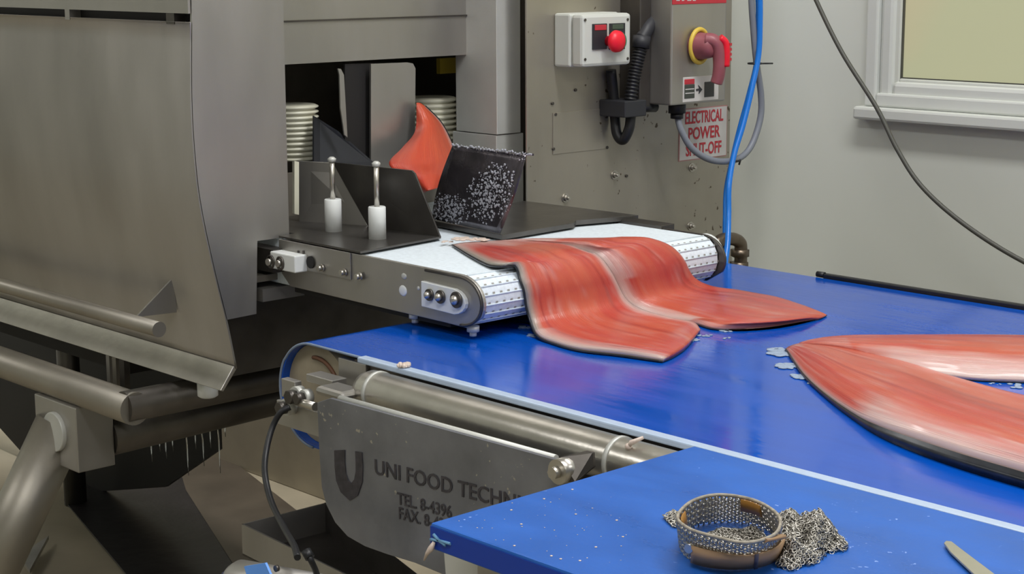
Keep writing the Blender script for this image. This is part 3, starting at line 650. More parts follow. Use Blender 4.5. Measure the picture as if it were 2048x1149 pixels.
# U shaped logo
U = [(668, 905), (690, 900), (690, 950), (697, 968), (706, 968), (711, 950), (711, 905), (722, 903), (725, 950), (722, 975), (712, 996), (700, 1001), (686, 992), (674, 970), (669, 945)]
lo = MB(); y_ = YP-.0012
o_l = pl([(668, 902), (669, 935), (672, 962), (681, 985), (699, 1002), (715, 992), (724, 965), (725, 935), (723, 906)], y_)
i_l = pl([(689, 901), (689, 925), (691, 948), (696, 962), (702, 968), (708, 960), (711, 944), (711, 925), (710, 904)], y_)
k = len(o_l); vs = o_l+i_l+[p+Vector((0, .001, 0)) for p in o_l+i_l]
fs = []
for i in range(k-1):
    fs += [(i, i+1, k+i+1, k+i), (2*k+i, 3*k+i, 3*k+i+1, 2*k+i+1), (i, 2*k+i, 2*k+i+1, i+1), (k+i, k+i+1, 3*k+i+1, 3*k+i)]
lo.add(vs, fs).build('logo', M['logo'], cp)
# outer faint ring marks of lettering
def ptext(s_, q0, q1, size, sx=1):
    a_, b_ = at(*q0, y=YP-.0006), at(*q1, y=YP-.0006); u_ = (b_-a_); 
    return text('lettering', s_, size, M['logo'], (a_+b_)/2, u_, Vector((0, 0, 1)), cp, sx=sx, bold=.0003, depth=.0003)
ptext('UNI FOOD TECHNIC', (735, 932), (1085, 1022), .027, 1.12)
ptext('TEL. 8-4396', (770, 992), (930, 1034), .021, .98)
ptext('FAX. 8-4396', (775, 1022), (935, 1064), .021, .98)

# ------------------------------------------------------------------ cutting board and bench
bd = thing('cutting_board', 'thick blue plastic cutting board at the lower right beside the belt', 'cutting board')
x0, y0, y1 = -1.142, .963, 1.3245
MB().prism([(x0, y0, .925), (x0, y1, .925), (.35, y1, .925), (.35, y0, .925)], (0, 0, .025)).build('slab', M['board'], bd, bevel=.0022)
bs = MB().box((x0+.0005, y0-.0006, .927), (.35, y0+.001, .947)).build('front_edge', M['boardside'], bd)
sc = MB(); c = at(878, 1082, y=y0-.001)
for a_, l in ((.1, .016), (2.4, .010), (-.4, .010), (3.4, .012)):
    sc.tube([(c.x, y0-.001, c.z), (c.x+l*math.cos(a_), y0-.001, c.z+l*.6*math.sin(a_))], .0016, 5)
sc.build('gouge', mat('gouge', srgb(110, 160, 200), .6), bd)
bn = thing('work_bench', 'steel bench frame carrying the blue cutting board', 'bench')
MB().box((x0+.03, y0+.03, .885), (.35, y1-.03, .925)).build('bench_top', M['steel'], bn)
for x_ in (-1.06, .25):
    for y_ in (y0+.06, y1-.06): MB().box((x_-.02, y_-.02, 0), (x_+.02, y_+.02, .885)).build('leg', M['steel'], bn)
MB().prism(pl([(888, 1105), (1010, 1125), (1010, 1320), (905, 1320)], 1.02), (0, .004, 0)).build('side_panel', M['steel_light'], bn)

# ------------------------------------------------------------------ salmon
def lerp3(a, b, t): return tuple(a[i]+(b[i]-a[i])*t for i in range(3))
RED = srgb(182, 64, 56)[:3]; ORG = srgb(190, 88, 66)[:3]; WHT = srgb(200, 174, 168)[:3]; DEEP = srgb(140, 30, 24)[:3]; GREYW = srgb(160, 152, 142)[:3]
def cr(a, b, c, d, t): return .5*((2*b)+(c-a)*t+(2*a-5*b+4*c-d)*t*t+(3*b-a-3*c+d)*t**3)
# path of fish over the conveyor nose: s along the stream, h above the carrying surface
AR = (RR)*math.pi*.5
DROP = .11
def path(s_, h):
    r_ = RR+h
    if s_ <= 0: return RX+s_, RZ+r_
    if s_ < AR:
        t = math.pi/2-s_/RR; return RX+r_*math.cos(t), RZ+r_*math.sin(t)
    t = (s_-AR)/DROP
    p0, p3 = (RX+r_, RZ), (RX+RR+.068+h*.3, ZB+h)
    if t < 1:
        p1, p2 = (RX+r_+.003, RZ-.036), (RX+RR+h*.8+.014, ZB+h)
        w_ = ((1-t)**3, 3*t*(1-t)**2, 3*t*t*(1-t), t**3)
        return sum(a*b[0] for a, b in zip(w_, (p0, p1, p2, p3))), sum(a*b[1] for a, b in zip(w_, (p0, p1, p2, p3)))
    return p3[0]+s_-AR-DROP, ZB+h
def flat(s_, h): return s_, ZB+h
def hit(px, py, h, fn):
    """first point where a pixel's sight line meets the carrying path raised by h -> (s, y)"""
    d = RT*((px-1024)/F_PX) - UP*((py-574.5)/F_PX) + FW; best = None; prev = None
    lo, hi, st = (-.6, .9, .002) if fn is path else (-2.0, .9, .01)
    n_ = int((hi-lo)/st)
    nx, nz = d.z, -d.x   # normal of the ray in x-z
    for k in range(n_+1):
        s_ = lo+k*st; X_, Z_ = fn(s_, h); f_ = (X_-CAM.x)*nx+(Z_-CAM.z)*nz
        if prev is not None and f_*prev[1] <= 0 and f_ != prev[1]:
            q = prev[0]+st*abs(prev[1])/(abs(prev[1])+abs(f_)); X_, Z_ = fn(q, h); t = (X_-CAM.x)/d.x
            if best is None or t < best[0]: best = (t, q)
        prev = (s_, f_)
    return best[1], CAM.y+d.y*best[0]
def dense(rows, nu, nv):
    def line(P, n):
        P = [P[0]*2-P[1]]+P+[P[-1]*2-P[-2]]; seg = len(P)-3; o_ = []
        for k in range(n+1):
            s_ = min(k/n*seg, seg-1e-6); i = int(s_); o_.append(cr(*P[i:i+4], s_-i))
        return o_
    A_ = [line(r, nu) for r in rows]
    cols = [line([A_[i][j] for i in range(len(rows))], nv) for j in range(nu+1)]
    return [[cols[j][i] for j in range(nu+1)] for i in range(nv+1)]
def shell(par, name, m, top, bot, R_, C_, attrs=None):
    n0 = R_*C_; I = lambda i, j: i*C_+j; fs = []
    for i in range(R_-1):
        for j in range(C_-1):
            fs.append((I(i, j), I(i, j+1), I(i+1, j+1), I(i+1, j))); fs.append((n0+I(i, j), n0+I(i+1, j), n0+I(i+1, j+1), n0+I(i, j+1)))
    bord = [I(0, j) for j in range(C_)]+[I(i, C_-1) for i in range(1, R_)]+[I(R_-1, j) for j in range(C_-2, -1, -1)]+[I(i, 0) for i in range(R_-2, 0, -1)]
    for k in range(len(bord)):
        a_, b_ = bord[k], bord[(k+1) % len(bord)]; fs.append((a_, b_, n0+b_, n0+a_))
    o = MB().add(top+bot, fs, True).build(name, m, par)
    if attrs:
        at1 = o.data.color_attributes.new('tint', 'FLOAT_COLOR', 'POINT'); at2 = o.data.attributes.new('flow', 'FLOAT_VECTOR', 'POINT')
        at1.data.foreach_set('color', [x_ for t in attrs[0]*2 for x_ in t]); at2.data.foreach_set('vector', [x_ for t in attrs[1]*2 for x_ in t])
    return o
def half_fillet(par, rows, white, fn, pale_edge=.08, seed=0, nu=30, nv=90, ripple=.0012, skin_side=.35, back_side=.0, lift=None):
    """control rows of (px, py, h); column 0 is one border, last the other"""
    ctl = [[Vector(hit(a_, b_, h_, fn)+(h_,)) for a_, b_, h_ in r] for r in rows]
    G = dense(ctl, nu, nv); R_, C_ = nv+1, nu+1; top, bot, st_, sb_, tint, flow = [], [], [], [], [], []
    def P3(s_, y_, h_): X_, Z_ = fn(s_, h_); return Vector((X_, y_, Z_))
    for i in range(R_):
        for j in range(C_):
            u, v = j/nu, i/nv; s_, y_, h_ = G[i][j]; h_ = max(.003, h_)
            e = min(1, min(u, 1-u)/.10, min(v, 1-v)/.04); e = math.sin(max(0, e)*math.pi/2)
            rp = ripple*(noise.noise(Vector((u*14+seed, v*6, seed)))+.5*noise.noise(Vector((u*40, v*5, seed))))*e
            L_ = (lift(u, v) if lift else 0)
            top.append(P3(s_, y_, h_+rp-.0022*(1-e)+L_))
            bot.append(P3(s_, y_, .002+L_))
            k0 = max(0, 1-u/.04)*skin_side+max(0, 1-(1-u)/.04)*back_side
            dy = G[i][0][1]-G[i][3][1]; ds = G[i][0][0]-G[i][3][0]; dl = math.hypot(dy, ds) or 1
            o_ = .0016 if j == 0 else (-.0016 if j == nu and back_side else (.0006 if False else 0))
            hs = .0022+max(0, h_-.0022)*k0
            st_.append(P3(s_+ds/dl*o_, y_+dy/dl*o_, hs+L_)); sb_.append(P3(s_+ds/dl*o_, y_+dy/dl*o_, .0006+L_))
            s1 = noise.noise(Vector((u*24+seed, v*2.5, 1.3))); s2 = noise.noise(Vector((u*4, v*4, seed+4.1))); s3 = noise.noise(Vector((u*60, v*10, seed)))
            c = lerp3(RED, ORG, max(0, min(1, .45+s1*.7+s2*.9)))
            c = lerp3(c, WHT, max(0, s3-.15)*.5)
            if s1 < -.28: c = lerp3(c, DEEP, min(.5, (-.28-s1)*1.9))
            pe = max(0, 1-u/pale_edge) if pale_edge else 0
            c = lerp3(c, GREYW, min(1, pe**.8*1.1))
            wv = white(u, v); wv = wv+(.3*s2+.22*s3)*(wv > .05)*(wv < .95)
            c = lerp3(c, WHT, max(0, min(1, wv)))
            tint.append(c+(1,)); flow.append((u, v, 0))
    shell(par, 'flesh', M['flesh'], top, bot, R_, C_, (tint, flow))
    shell(par, 'skin', M['skin'], st_, sb_, R_, C_)
s1 = thing('salmon_fillet', 'butterflied salmon fillet draped from the white conveyor onto the blue belt', 'salmon fillet', 'salmon fillets')
a, b, c_, d_ = .009, .014, .015, .009
Lr = [
 ((905, 486, .005), (930, 482, .008), (960, 480, .008), (990, 479, .007)),
 ((945, 507, .008), (1000, 499, .013), (1060, 491, .014), (1125, 486, .010)),
 ((990, 527, .009), (1050, 516, .015), (1110, 506, .015), (1165, 497, .010)),
 ((1032, 536, .009), (1080, 528, .015), (1140, 520, .015), (1196, 508, .010)),
 ((1048, 562, .009), (1098, 557, .015), (1165, 548, .016), (1218, 534, .010)),
 ((1058, 605, .009), (1108, 600, .015), (1185, 588, .016), (1238, 570, .010)),
 ((1068, 645, .009), (1122, 640, .015), (1200, 625, .016), (1256, 600, .010)),
 ((1098, 675, .009), (1165, 664, .015), (1235, 645, .016), (1300, 622, .010)),
 ((1160, 691, .010), (1215, 678, .016), (1290, 658, .016), (1350, 634, .009)),
 ((1250, 702, .010), (1285, 690, .016), (1335, 668, .016), (1388, 642, .009)),
 ((1328, 714, .009), (1350, 702, .011), (1376, 684, .011), (1402, 656, .007))]
def wl(u, v):
    a_ = max(0, (u-.90)/.10)*1.0*(1 if v < .8 else .5) if v > .1 else 0
    t = max(0, 1-v/.09)*.9
    b_ = max(0, 1-u/.25)*.8 if v > .64 else 0
    return max(a_, t, b_)
half_fillet(s1, Lr, wl, path, pale_edge=.09, seed=1.7, skin_side=.22, lift=lambda u, v: .010*max(0, 1-u/.35)*math.exp(-((v-.27)/.06)**2))
Rr = [
 ((985, 479, .006), (1000, 478, .007), (1015, 477, .007), (1030, 477, .005)),
 ((1125, 487, .010), (1138, 483, .014), (1152, 479, .014), (1168, 475, .008)),
 ((1165, 497, .008), (1190, 490, .018), (1215, 482, .020), (1240, 473, .016)),
 ((1194, 509, .007), (1235, 500, .020), (1275, 488, .023), (1302, 474, .020)),
 ((1218, 535, .006), (1262, 524, .020), (1306, 508, .022), (1343, 490, .016)),
 ((1238, 571, .006), (1282, 563, .020), (1332, 546, .021), (1374, 525, .012)),
 ((1256, 601, .007), (1305, 598, .018), (1350, 583, .018), (1392, 556, .010)),
 ((1300, 623, .007), (1352, 611, .016), (1392, 595, .016), (1424, 571, .009)),
 ((1350, 635, .007), (1398, 623, .016), (1445, 603, .016), (1485, 579, .009)),
 ((1395, 643, .007), (1452, 636, .016), (1502, 615, .015), (1545, 589, .008)),
 ((1440, 653, .007), (1500, 643, .014), (1555, 624, .013), (1596, 604, .008)),
 ((1530, 651, .006), (1572, 641, .011), (1605, 629, .010), (1632, 617, .007)),
 ((1632, 637, .004), (1640, 634, .005), (1648, 631, .005), (1655, 628, .004))]
def wr(u, v):
    if v < .06: return .7
    a_ = max(0, 1-u/(.34 if v < .40 else .20))**.7*1.1
    return a_ if v < .72 else max(0, 1-u/.10)*.5
half_fillet(s1, Rr, wr, path, pale_edge=0, seed=5.2, skin_side=.15)

s2 = thing('salmon_fillet', 'butterflied salmon fillet lying in a V on the blue belt at right', 'salmon fillet', 'salmon fillets')
Nr = [
 ((1572, 694, .006), (1578, 690, .008), (1588, 686, .008), (1600, 683, .006)),
 ((1606, 742, .008), (1626, 716, .018), (1645, 700, .020), (1668, 689, .012)),
 ((1654, 785, .009), (1682, 750, .023), (1706, 723, .026), (1732, 702, .014)),
 ((1712, 822, .013), (1744, 780, .028), (1778, 745, .030), (1806, 718, .014)),
 ((1758, 840, .019), (1795, 800, .034), (1835, 765, .032), (1872, 739, .014)),
 ((1830, 862, .024), (1875, 830, .036), (1920, 795, .033), (1955, 763, .014)),
 ((1935, 894, .026), (1980, 862, .037), (2018, 825, .033), (2045, 786, .014)),
 ((2060, 930, .026), (2095, 898, .037), (2130, 855, .033), (2160, 807, .014)),
 ((2230, 985, .022), (2260, 945, .030), (2290, 890, .028), (2320, 832, .012)),
 ((2400, 1030, .014), (2415, 990, .020), (2425, 940, .018), (2435, 890, .010)),
 ((2540, 1030, .005), (2545, 1010, .007), (2548, 990, .007), (2550, 970, .005))]
def wn(u, v):
    k = max(0, min(1, (v-.27)/.08))
    e = (max(0, 1-u/.34)**.8*1.0)*k
    return max(e, max(0, 1-u/.06)*.5, max(0, 1-v/.04)*.5)
half_fillet(s2, Nr, wn, flat, pale_edge=.03, seed=9.4, skin_side=.62)
Fr = [
 ((1598, 683, .008), (1600, 685, .010), (1602, 687, .010), (1606, 690, .008)),
 ((1650, 673, .012), (1656, 678, .018), (1662, 688, .018), (1672, 703, .009)),
 ((1720, 668, .014), (1728, 677, .024), (1737, 694, .022), (1750, 722, .008)),
 ((1800, 667, .015), (1806, 679, .027), (1814, 702, .024), (1824, 738, .008)),
 ((1870, 666, .015), (1875, 683, .028), (1882, 708, .024), (1896, 746, .008)),
 ((1950, 666, .015), (1953, 686, .028), (1956, 712, .024), (1962, 752, .008)),
 ((2050, 667, .015), (2050, 689, .028), (2052, 718, .024), (2058, 756, .008)),
 ((2190, 672, .012), (2190, 690, .022), (2190, 722, .020), (2190, 762, .008)),
 ((2330, 684, .010), (2330, 697, .018), (2330, 722, .016), (2330, 758, .007)),
 ((2450, 712, .005), (2452, 718, .007), (2452, 726, .007), (2450, 736, .005))]
def wf(u, v):
    if v < .17: return .12
    w_ = min(1, (v-.17)/.12); s_ = .58
    return max(0, (u-s_)/(1-s_))**.6*1.05*w_
half_fillet(s2, Fr, wf, flat, pale_edge=.03, seed=3.3, skin_side=.3)

s3 = thing('salmon_fillet', 'orange salmon fillet hanging out of the dark machine opening', 'salmon fillet', 'salmon fillets')
def row(*c): return [at(a_, b_, x=v_) for a_, b_, v_ in c]
Hr = [
 row((833, 206, -2.31), (838, 206, -2.31), (843, 208, -2.31), (850, 213, -2.31)),
 row((830, 262, -2.30), (848, 250, -2.285), (865, 242, -2.29), (882, 246, -2.31)),
 row((804, 296, -2.27), (838, 285, -2.25), (872, 280, -2.26), (905, 290, -2.29)),
 row((778, 328, -2.24), (830, 325, -2.21), (880, 322, -2.22), (924, 342, -2.25)),
 row((812, 358, -2.20), (840, 352, -2.17), (875, 350, -2.17), (905, 362, -2.20)),
 row((846, 388, -2.16), (856, 382, -2.14), (868, 379, -2.14), (882, 376, -2.16))]
G = dense(Hr, 24, 50); top, bot, sk, tint, flow = [], [], [], [], []
OR2 = srgb(206, 86, 52)[:3]; RD2 = srgb(178, 46, 38)[:3]
for i in range(51):
    for j in range(25):
        u, v = j/24, i/50; p = G[i][j]; off = Vector((-.7, .7, 0))
        rp = .0012*noise.noise(Vector((u*9, v*9, 2)))
        top.append(p-off*rp); bot.append(p+off*.006); sk.append(p+off*.0085+Vector((0, .0012 if j == 24 else 0, .001 if j == 24 else 0)))
        s1_ = noise.noise(Vector((u*20, v*3, 8))); c = lerp3(RD2, OR2, max(0, min(1, .2+u*.5+.4*(1-v)+s1_*.4)))
        c = lerp3(c, WHT, max(0, (u-.92)/.08)*.7); tint.append(c+(1,)); flow.append((u, v, 0))
shell(s3, 'flesh', M['flesh'], top, bot, 51, 25, (tint, flow)); shell(s3, 'skin', M['skin'], [p+Vector((.0003, 0, 0)) for p in bot], sk, 51, 25)

# scraps and slush
def blob(mb, c, r, n, sq=.5, spread=1.0):
    for k in range(n):
        a_ = random.random()*6.28; d_ = r*spread*math.sqrt(random.random()); rr = r*random.uniform(.18, .42)
        mb.ball((c.x+d_*math.cos(a_), c.y+d_*math.sin(a_), c.z+rr*sq*.5), rr, 5, (1, 1, sq))
def scrap(name, label, px, py, zz, r, n, m, cat='fish scrap', kind=None, sq=.5):
    mb = MB(); c = at(px, py, z=zz); blob(mb, c, r, n, sq); o = mb.build(name, m); o['label'] = label; o['category'] = cat
    if kind: o['kind'] = kind
    return o
scrap('fish_scrap', 'small tan fish scrap on the near belt edge above the guard tube', 808, 733, .936, .009, 20, M['fat'], sq=.9)
c = at(1262, 890, y=1.335); mb = MB(); mb.tube([c+Vector((-.004, 0, -.004)), c+Vector((0, 0, .002)), c+Vector((.009, .01, .008))], [.002, .0032, .0018], 8); mb.ball(c+Vector((-.004, 0, -.003)), .004, 6)
o = mb.build('fish_scrap', M['fat']); o['label'] = 'pale fish scrap stuck on the steel guard tube near the board'; o['category'] = 'fish scrap'
mb = MB()
for q, r_, n_ in [((1562, 708), .015, 70), ((1576, 733), .014, 60), ((1602, 754), .012, 45), ((1552, 700), .011, 40), ((1628, 768), .007, 16)]:
    blob(mb, at(*q, z=.9305), r_, n_, .22)
o = mb.build('ice_slush', M['slush']); o['label'] = 'pile of clear ice slush at the point of the V-shaped fillet'; o['category'] = 'ice'; o['kind'] = 'stuff'
mb = MB()
for q, r_, n_ in [((1380, 680), .012, 14), ((1450, 662), .010, 8), ((1488, 656), .012, 16), ((1452, 677), .007, 8), ((1410, 672), .009, 10), ((2030, 772), .012, 14), ((1990, 768), .007, 6), ((1052, 655), .010, 16), ((1066, 672), .010, 14)]:
    blob(mb, at(*q, z=.9303), r_, n_, .18)
o = mb.build('ice_slush', M['slush']); o['label'] = 'thin scattered ice slush along the fillet edges on the blue belt'; o['category'] = 'ice'; o['kind'] = 'stuff'
mb = MB()
blob(mb, at(925, 479, z=1.03), .014, 26, .3); blob(mb, at(960, 480, z=1.032), .014, 22, .3); blob(mb, at(895, 484, z=1.026), .010, 10, .2)
o = mb.build('fish_scrap', M['fat']); o['label'] = 'pale torn fish scrap on the white belt at the draped fillet tail'; o['category'] = 'fish scrap'
c = at(852, 1095, y=.962)
mb = MB(); mb.tube([at(868, 1085, y=.961), at(862, 1098, y=.958), at(854, 1108, y=.957), at(848, 1122, y=.957)], [.0015, .003, .0018, .0008], 8)
o = mb.build('fish_scrap', M['fat']); o['label'] = 'stringy pale scrap hanging off the cutting board corner'; o['category'] = 'fish scrap'
mb = MB()
for k in range(90):
    px, py = random.uniform(900, 1260), random.uniform(960, 1130)
    p = at(px, py, z=.9503)
    if p.x < x0+.01 or p.y < y0+.008 or p.y > y1-.01: continue
    mb.ball(p, random.choice([.0004, .0006, .0008, .0014]), 4, (1, 1, .35))
o = mb.build('crumbs', M['fat']); o['label'] = 'tiny pale specks sprinkled on the left of the cutting board'; o['category'] = 'crumbs'; o['kind'] = 'stuff'

# ------------------------------------------------------------------ chain mail glove
gv = thing('chain_mail_glove', 'crumpled steel mesh safety glove with tan wrist strap on blue board', 'glove')
ZT = .9503
def torus(mb, c, n_, r, t=.00055, N1=7, N2=4):
    n_ = n_.normalized(); a_ = n_.orthogonal().normalized(); b_ = n_.cross(a_); vs = []
    for i in range(N1):
        p = 2*math.pi*i/N1; d_ = a_*math.cos(p)+b_*math.sin(p)
        for j in range(N2):
            q = 2*math.pi*j/N2; vs.append(c+d_*(r+t*math.cos(q))+n_*t*math.sin(q))
    mb.add(vs, [(i*N2+j, ((i+1) % N1)*N2+j, ((i+1) % N1)*N2+(j+1) % N2, i*N2+(j+1) % N2) for i in range(N1) for j in range(N2)], True)
# cuff: closed oval loop of mail standing on the board
cb = [at(q[0], q[1], z=ZT) for q in [(1362, 1086), (1376, 1117), (1425, 1134), (1490, 1136), (1540, 1122), (1556, 1092), (1540, 1064), (1490, 1048), (1430, 1046), (1385, 1058)]]
ct = [at(q[0], q[1], z=ZT+.036) for q in [(1355, 1038), (1378, 1062), (1430, 1078), (1492, 1090), (1548, 1074), (1560, 1042), (1532, 1016), (1490, 1000), (1432, 994), (1382, 1008)]]
def loopc(P, n):
    P = [P[-1]]+P+P[:2]; o_ = []; m_ = len(P)-3
    for k in range(n):
        s_ = k/n*m_; i = int(s_); o_.append(cr(*P[i:i+4], s_-i))
    return o_
NB = 84; b0, t0 = loopc(cb, NB), loopc(ct, NB)
mb = MB()
for k in range(NB):
    tn = (t0[(k+1) % NB]-t0[k-1]); nn = tn.cross(Vector((0, 0, 1)))
    for j in range(9):
        f = (j+.5*(k % 2))/9; p = b0[k].lerp(t0[k], f)
        torus(mb, p+Vector((0, 0, .001)), nn+tn*.6*(1 if (j+k) % 2 else -1), .0024, .0008)
o = mb.build('mail_cuff', M['ring'], gv); o['kind'] = 'stuff'
mb = MB(); mb.tube([p+Vector((0, 0, .0015)) for p in t0], .0016, 6, closed=True); mb.build('cuff_rim', mat('rim_yarn', srgb(150, 142, 128), .6, nscale=200, namt=.4), gv)
inn_ = [(p, q) for p, q in zip(b0, t0)]; cen = sum((p for p in b0), Vector())/NB
mb = MB()
def band(name, k0, k1, f0, f1, off, m, t=.0012):
    idx = [k % NB for k in range(k0, k1+1)]; vs = []
    for k in idx:
        p, q = b0[k], t0[k]; r_ = (p-cen); r_.z = 0; r_.normalize()
        for f in (f0(k) if callable(f0) else f0, f1(k) if callable(f1) else f1):
            for d_ in (off, off+t): vs.append(p.lerp(q, f)+r_*d_)
    n_ = len(idx); fs = []
    for i in range(n_-1):
        a_, b_ = 4*i, 4*(i+1)
        fs += [(a_, b_, b_+2, a_+2), (a_+1, a_+3, b_+3, b_+1), (a_, a_+1, b_+1, b_), (a_+2, b_+2, b_+3, a_+3)]
    fs += [(0, 2, 3, 1), (4*n_-4, 4*n_-3, 4*n_-1, 4*n_-2)]
    return MB().add(vs, fs, True).build(name, m, gv)
kk = lambda a_: int(round(a_/10*NB))
band('amber_patch', kk(6.2), kk(7.2), .55, 1.03, -.004, M['leather2'])
band('amber_patch', kk(9.55), kk(10.25), .35, 1.03, -.004, M['leather2'])
st = band('wrist_strap', kk(1.35), kk(4.75), .02, .62, .0035, M['leather'], .0022)
band('strap_keeper', kk(3.2), kk(3.32), .0, .66, .0060, M['strap_line'], .001)
MB().tube([t0[kk(3.6)]+Vector((0, 0, .001)), t0[kk(4.4)]+Vector((.004, 0, -.004))], .004, 8, flat=.5).build('strap_end', M['leather'], gv)
c = b0[kk(1.2)].lerp(t0[kk(1.2)], .5); r_ = c-cen; r_.z = 0; r_.normalize()
MB().cyl(c, c+r_*.007, .004, 12).build('snap_stud', M['steel_pol'], gv)
# crumpled hand part: lumpy heap of rings
def heap(pix, h, seed, nr, name):
    poly = [at(a_, b_, z=ZT) for a_, b_ in pix]; cx = sum(p.x for p in poly)/len(poly); cy = sum(p.y for p in poly)/len(poly)
    def inside(x_, y_):
        c_ = False; j = len(poly)-1
        for i in range(len(poly)):
            if (poly[i].y > y_) != (poly[j].y > y_) and x_ < (poly[j].x-poly[i].x)*(y_-poly[i].y)/(poly[j].y-poly[i].y)+poly[i].x: c_ = not c_
            j = i
        return c_
    def edge(x_, y_):
        d_ = 9
        for i in range(len(poly)):
            a_, b_ = poly[i-1], poly[i]; ab = Vector((b_.x-a_.x, b_.y-a_.y)); ap = Vector((x_-a_.x, y_-a_.y)); t = max(0, min(1, ap.dot(ab)/ab.length_squared)); d_ = min(d_, (ap-ab*t).length)
        return d_
    def H(x_, y_):
        e = min(1, edge(x_, y_)/.016); e = math.sin(e*math.pi/2)
        return ZT+.002+h*e*(.6+.9*noise.noise(Vector((x_*55+seed, y_*55, seed)))+.25*noise.noise(Vector((x_*150, y_*150, seed))))
    mb = MB(); xs = [p.x for p in poly]; ys = [p.y for p in poly]; k = 0
    st_ = .0036; x_ = min(xs); row_ = 0
    while x_ < max(xs):
        y_ = min(ys)+(row_ % 2)*st_/2
        while y_ < max(ys):
            if inside(x_, y_):
                z_ = max(ZT+.0008, H(x_, y_)); g = Vector((-(H(x_+.001, y_)-z_)/.001, -(H(x_, y_+.001)-z_)/.001, 1))
                torus(mb, Vector((x_, y_, z_)), g+Vector((random.uniform(-.5, .5), random.uniform(-.5, .5), 0)), .0023, .0006)
                torus(mb, Vector((x_+.0018, y_, max(ZT+.0008, z_-.0015))), g+Vector((random.uniform(-.9, .9), random.uniform(-.9, .9), 0)), .0023, .0006, 6, 3)
            y_ += st_
        x_ += st_*.87; row_ += 1
    o_ = mb.build(name, M['ring'], gv); o_['kind'] = 'stuff'
    # dark sheet below the rings, coloured as the shade between them
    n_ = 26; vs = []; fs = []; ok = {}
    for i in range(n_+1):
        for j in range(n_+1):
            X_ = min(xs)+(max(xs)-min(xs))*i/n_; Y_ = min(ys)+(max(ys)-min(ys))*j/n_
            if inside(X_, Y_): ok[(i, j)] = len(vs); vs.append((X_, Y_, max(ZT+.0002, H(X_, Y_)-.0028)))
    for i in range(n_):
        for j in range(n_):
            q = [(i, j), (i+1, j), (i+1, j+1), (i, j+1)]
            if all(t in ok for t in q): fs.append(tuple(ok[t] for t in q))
    MB().add(vs, fs, True).build('mail_shade', mat('mail_shade_dark', srgb(74, 70, 68), .6), gv)
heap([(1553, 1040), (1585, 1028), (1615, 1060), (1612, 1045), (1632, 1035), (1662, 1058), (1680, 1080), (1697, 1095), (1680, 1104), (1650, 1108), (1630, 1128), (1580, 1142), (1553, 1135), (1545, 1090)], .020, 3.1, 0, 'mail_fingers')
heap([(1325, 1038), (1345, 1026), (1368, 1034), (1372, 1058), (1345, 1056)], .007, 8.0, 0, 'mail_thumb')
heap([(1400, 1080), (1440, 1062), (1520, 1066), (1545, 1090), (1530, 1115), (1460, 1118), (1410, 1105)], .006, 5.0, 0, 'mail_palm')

# ------------------------------------------------------------------ knife
kf = thing('knife', 'knife blade tip on the blue board at the lower right corner', 'knife')
kz = .9515
k = [(1888, 1086), (1892, 1082), (1903, 1083), (1925, 1100), (1985, 1145), (2080, 1215), (2065, 1235), (1960, 1160), (1900, 1103)]
MB().prism([at(a_, b_, z=kz+.003) for a_, b_ in k], (0, 0, -.0022)).build('blade', M['blade'], kf, bevel=.0006)
a, b = at(2072, 1225, z=kz+.006), at(2250, 1370, z=kz+.006)
MB().tube([a, a.lerp(b, .2), a.lerp(b, .6), b], [.008, .011, .012, .010], 12, flat=.6).build('handle', M['white'], kf)

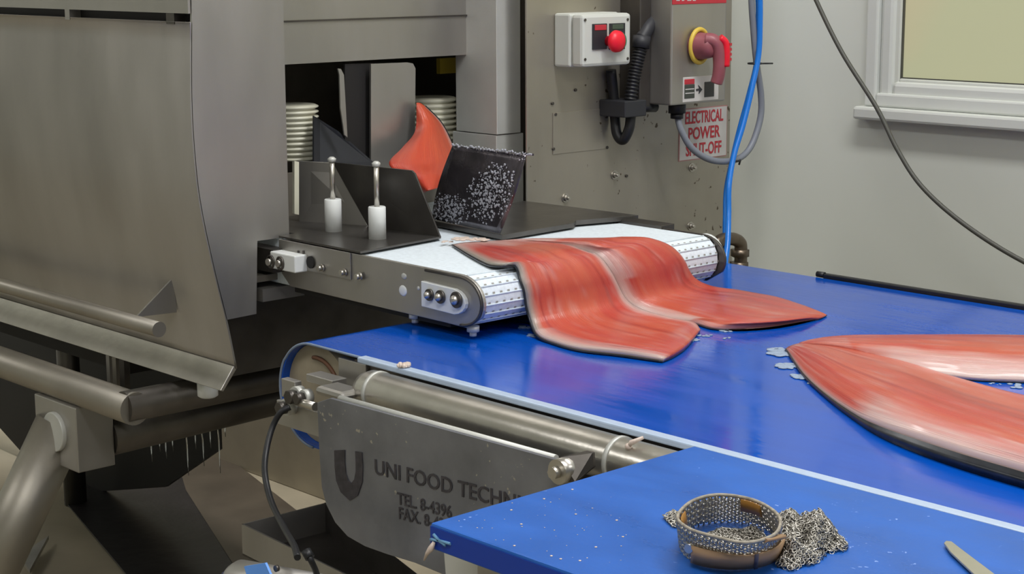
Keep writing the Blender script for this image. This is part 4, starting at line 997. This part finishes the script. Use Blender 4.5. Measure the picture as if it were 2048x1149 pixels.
# ------------------------------------------------------------------ things under the belt
ty = thing('drip_tray', 'small open steel drip tray below the belt end', 'tray')
ZR = .60
q = [at(483, 1049, z=ZR), at(649, 1007, z=ZR), at(720, 1080, z=ZR), at(740, 1180, z=ZR), at(620, 1112, z=ZR)]
q = [at(483, 1049, z=ZR), at(652, 1006, z=ZR), at(900, 1200, z=ZR), at(690, 1150, z=ZR)]
MB().prism([p-Vector((0, 0, .05)) for p in q], (0, 0, .003)).build('tray_floor', M['steel_dark'], ty)
for i in range(4):
    a_, b_ = q[i], q[(i+1) % 4]; n_ = (b_-a_).cross(Vector((0, 0, 1))).normalized()*.003
    MB().prism([a_, b_, b_-Vector((0, 0, .05)), a_-Vector((0, 0, .05))], n_).build('tray_wall', M['steel'] if i != 1 else M['steel_dark'], ty)
mt = thing('motor_housing', 'rounded grey motor housing with light blue label at the bottom', 'motor')
a = at(470, 1160, y=1.14); b = at(640, 1195, y=1.17)
MB().tube([a+Vector((-.012, 0, 0)), a, a.lerp(b, .05), a.lerp(b, 1.2)], [.006, .022, .026, .028], 28).build('barrel', M['steel'], mt)
MB().tube([a+Vector((-.016, 0, -.006)), a+Vector((-.002, 0, -.004))], [.014, .021], 24).build('end_dome', mat('navy_plastic', srgb(30, 34, 80), .4), mt)
lbl = [at(488, 1134, y=1.112), at(530, 1127, y=1.112), at(541, 1152, y=1.108), at(545, 1175, y=1.106), at(500, 1175, y=1.106)]
MB().prism(lbl, (0, .003, 0)).build('label', M['label_blue'], mt)
c = at(556, 1137, y=1.12); MB().cyl(c, c+Vector((0, -.004, 0)), .004, 10).build('screw', M['steel_dark'], mt)
ca = thing('motor_cable', 'black cable hanging from the belt bracket down to the motor', 'cable')
cable('cable_run', None, None, [at(580, 815, y=1.32), at(562, 825, y=1.31), at(545, 855, y=1.30), at(532, 905, y=1.28), at(530, 950, y=1.26), at(543, 1005, y=1.24), at(570, 1060, y=1.2), at(588, 1092, y=1.17), at(595, 1116, y=1.15)], .0042, M['black'], par=ca)
cable('second_lead', None, None, [at(614, 1108, y=1.15), at(622, 1122, y=1.15), at(632, 1145, y=1.16), at(640, 1175, y=1.17)], .0038, M['black'], par=ca)
a = at(616, 1109, y=1.15); MB().cyl(a+Vector((-.004, 0, .003)), a+Vector((.004, 0, -.004)), .006, 12).build('plug', M['black'], ca)
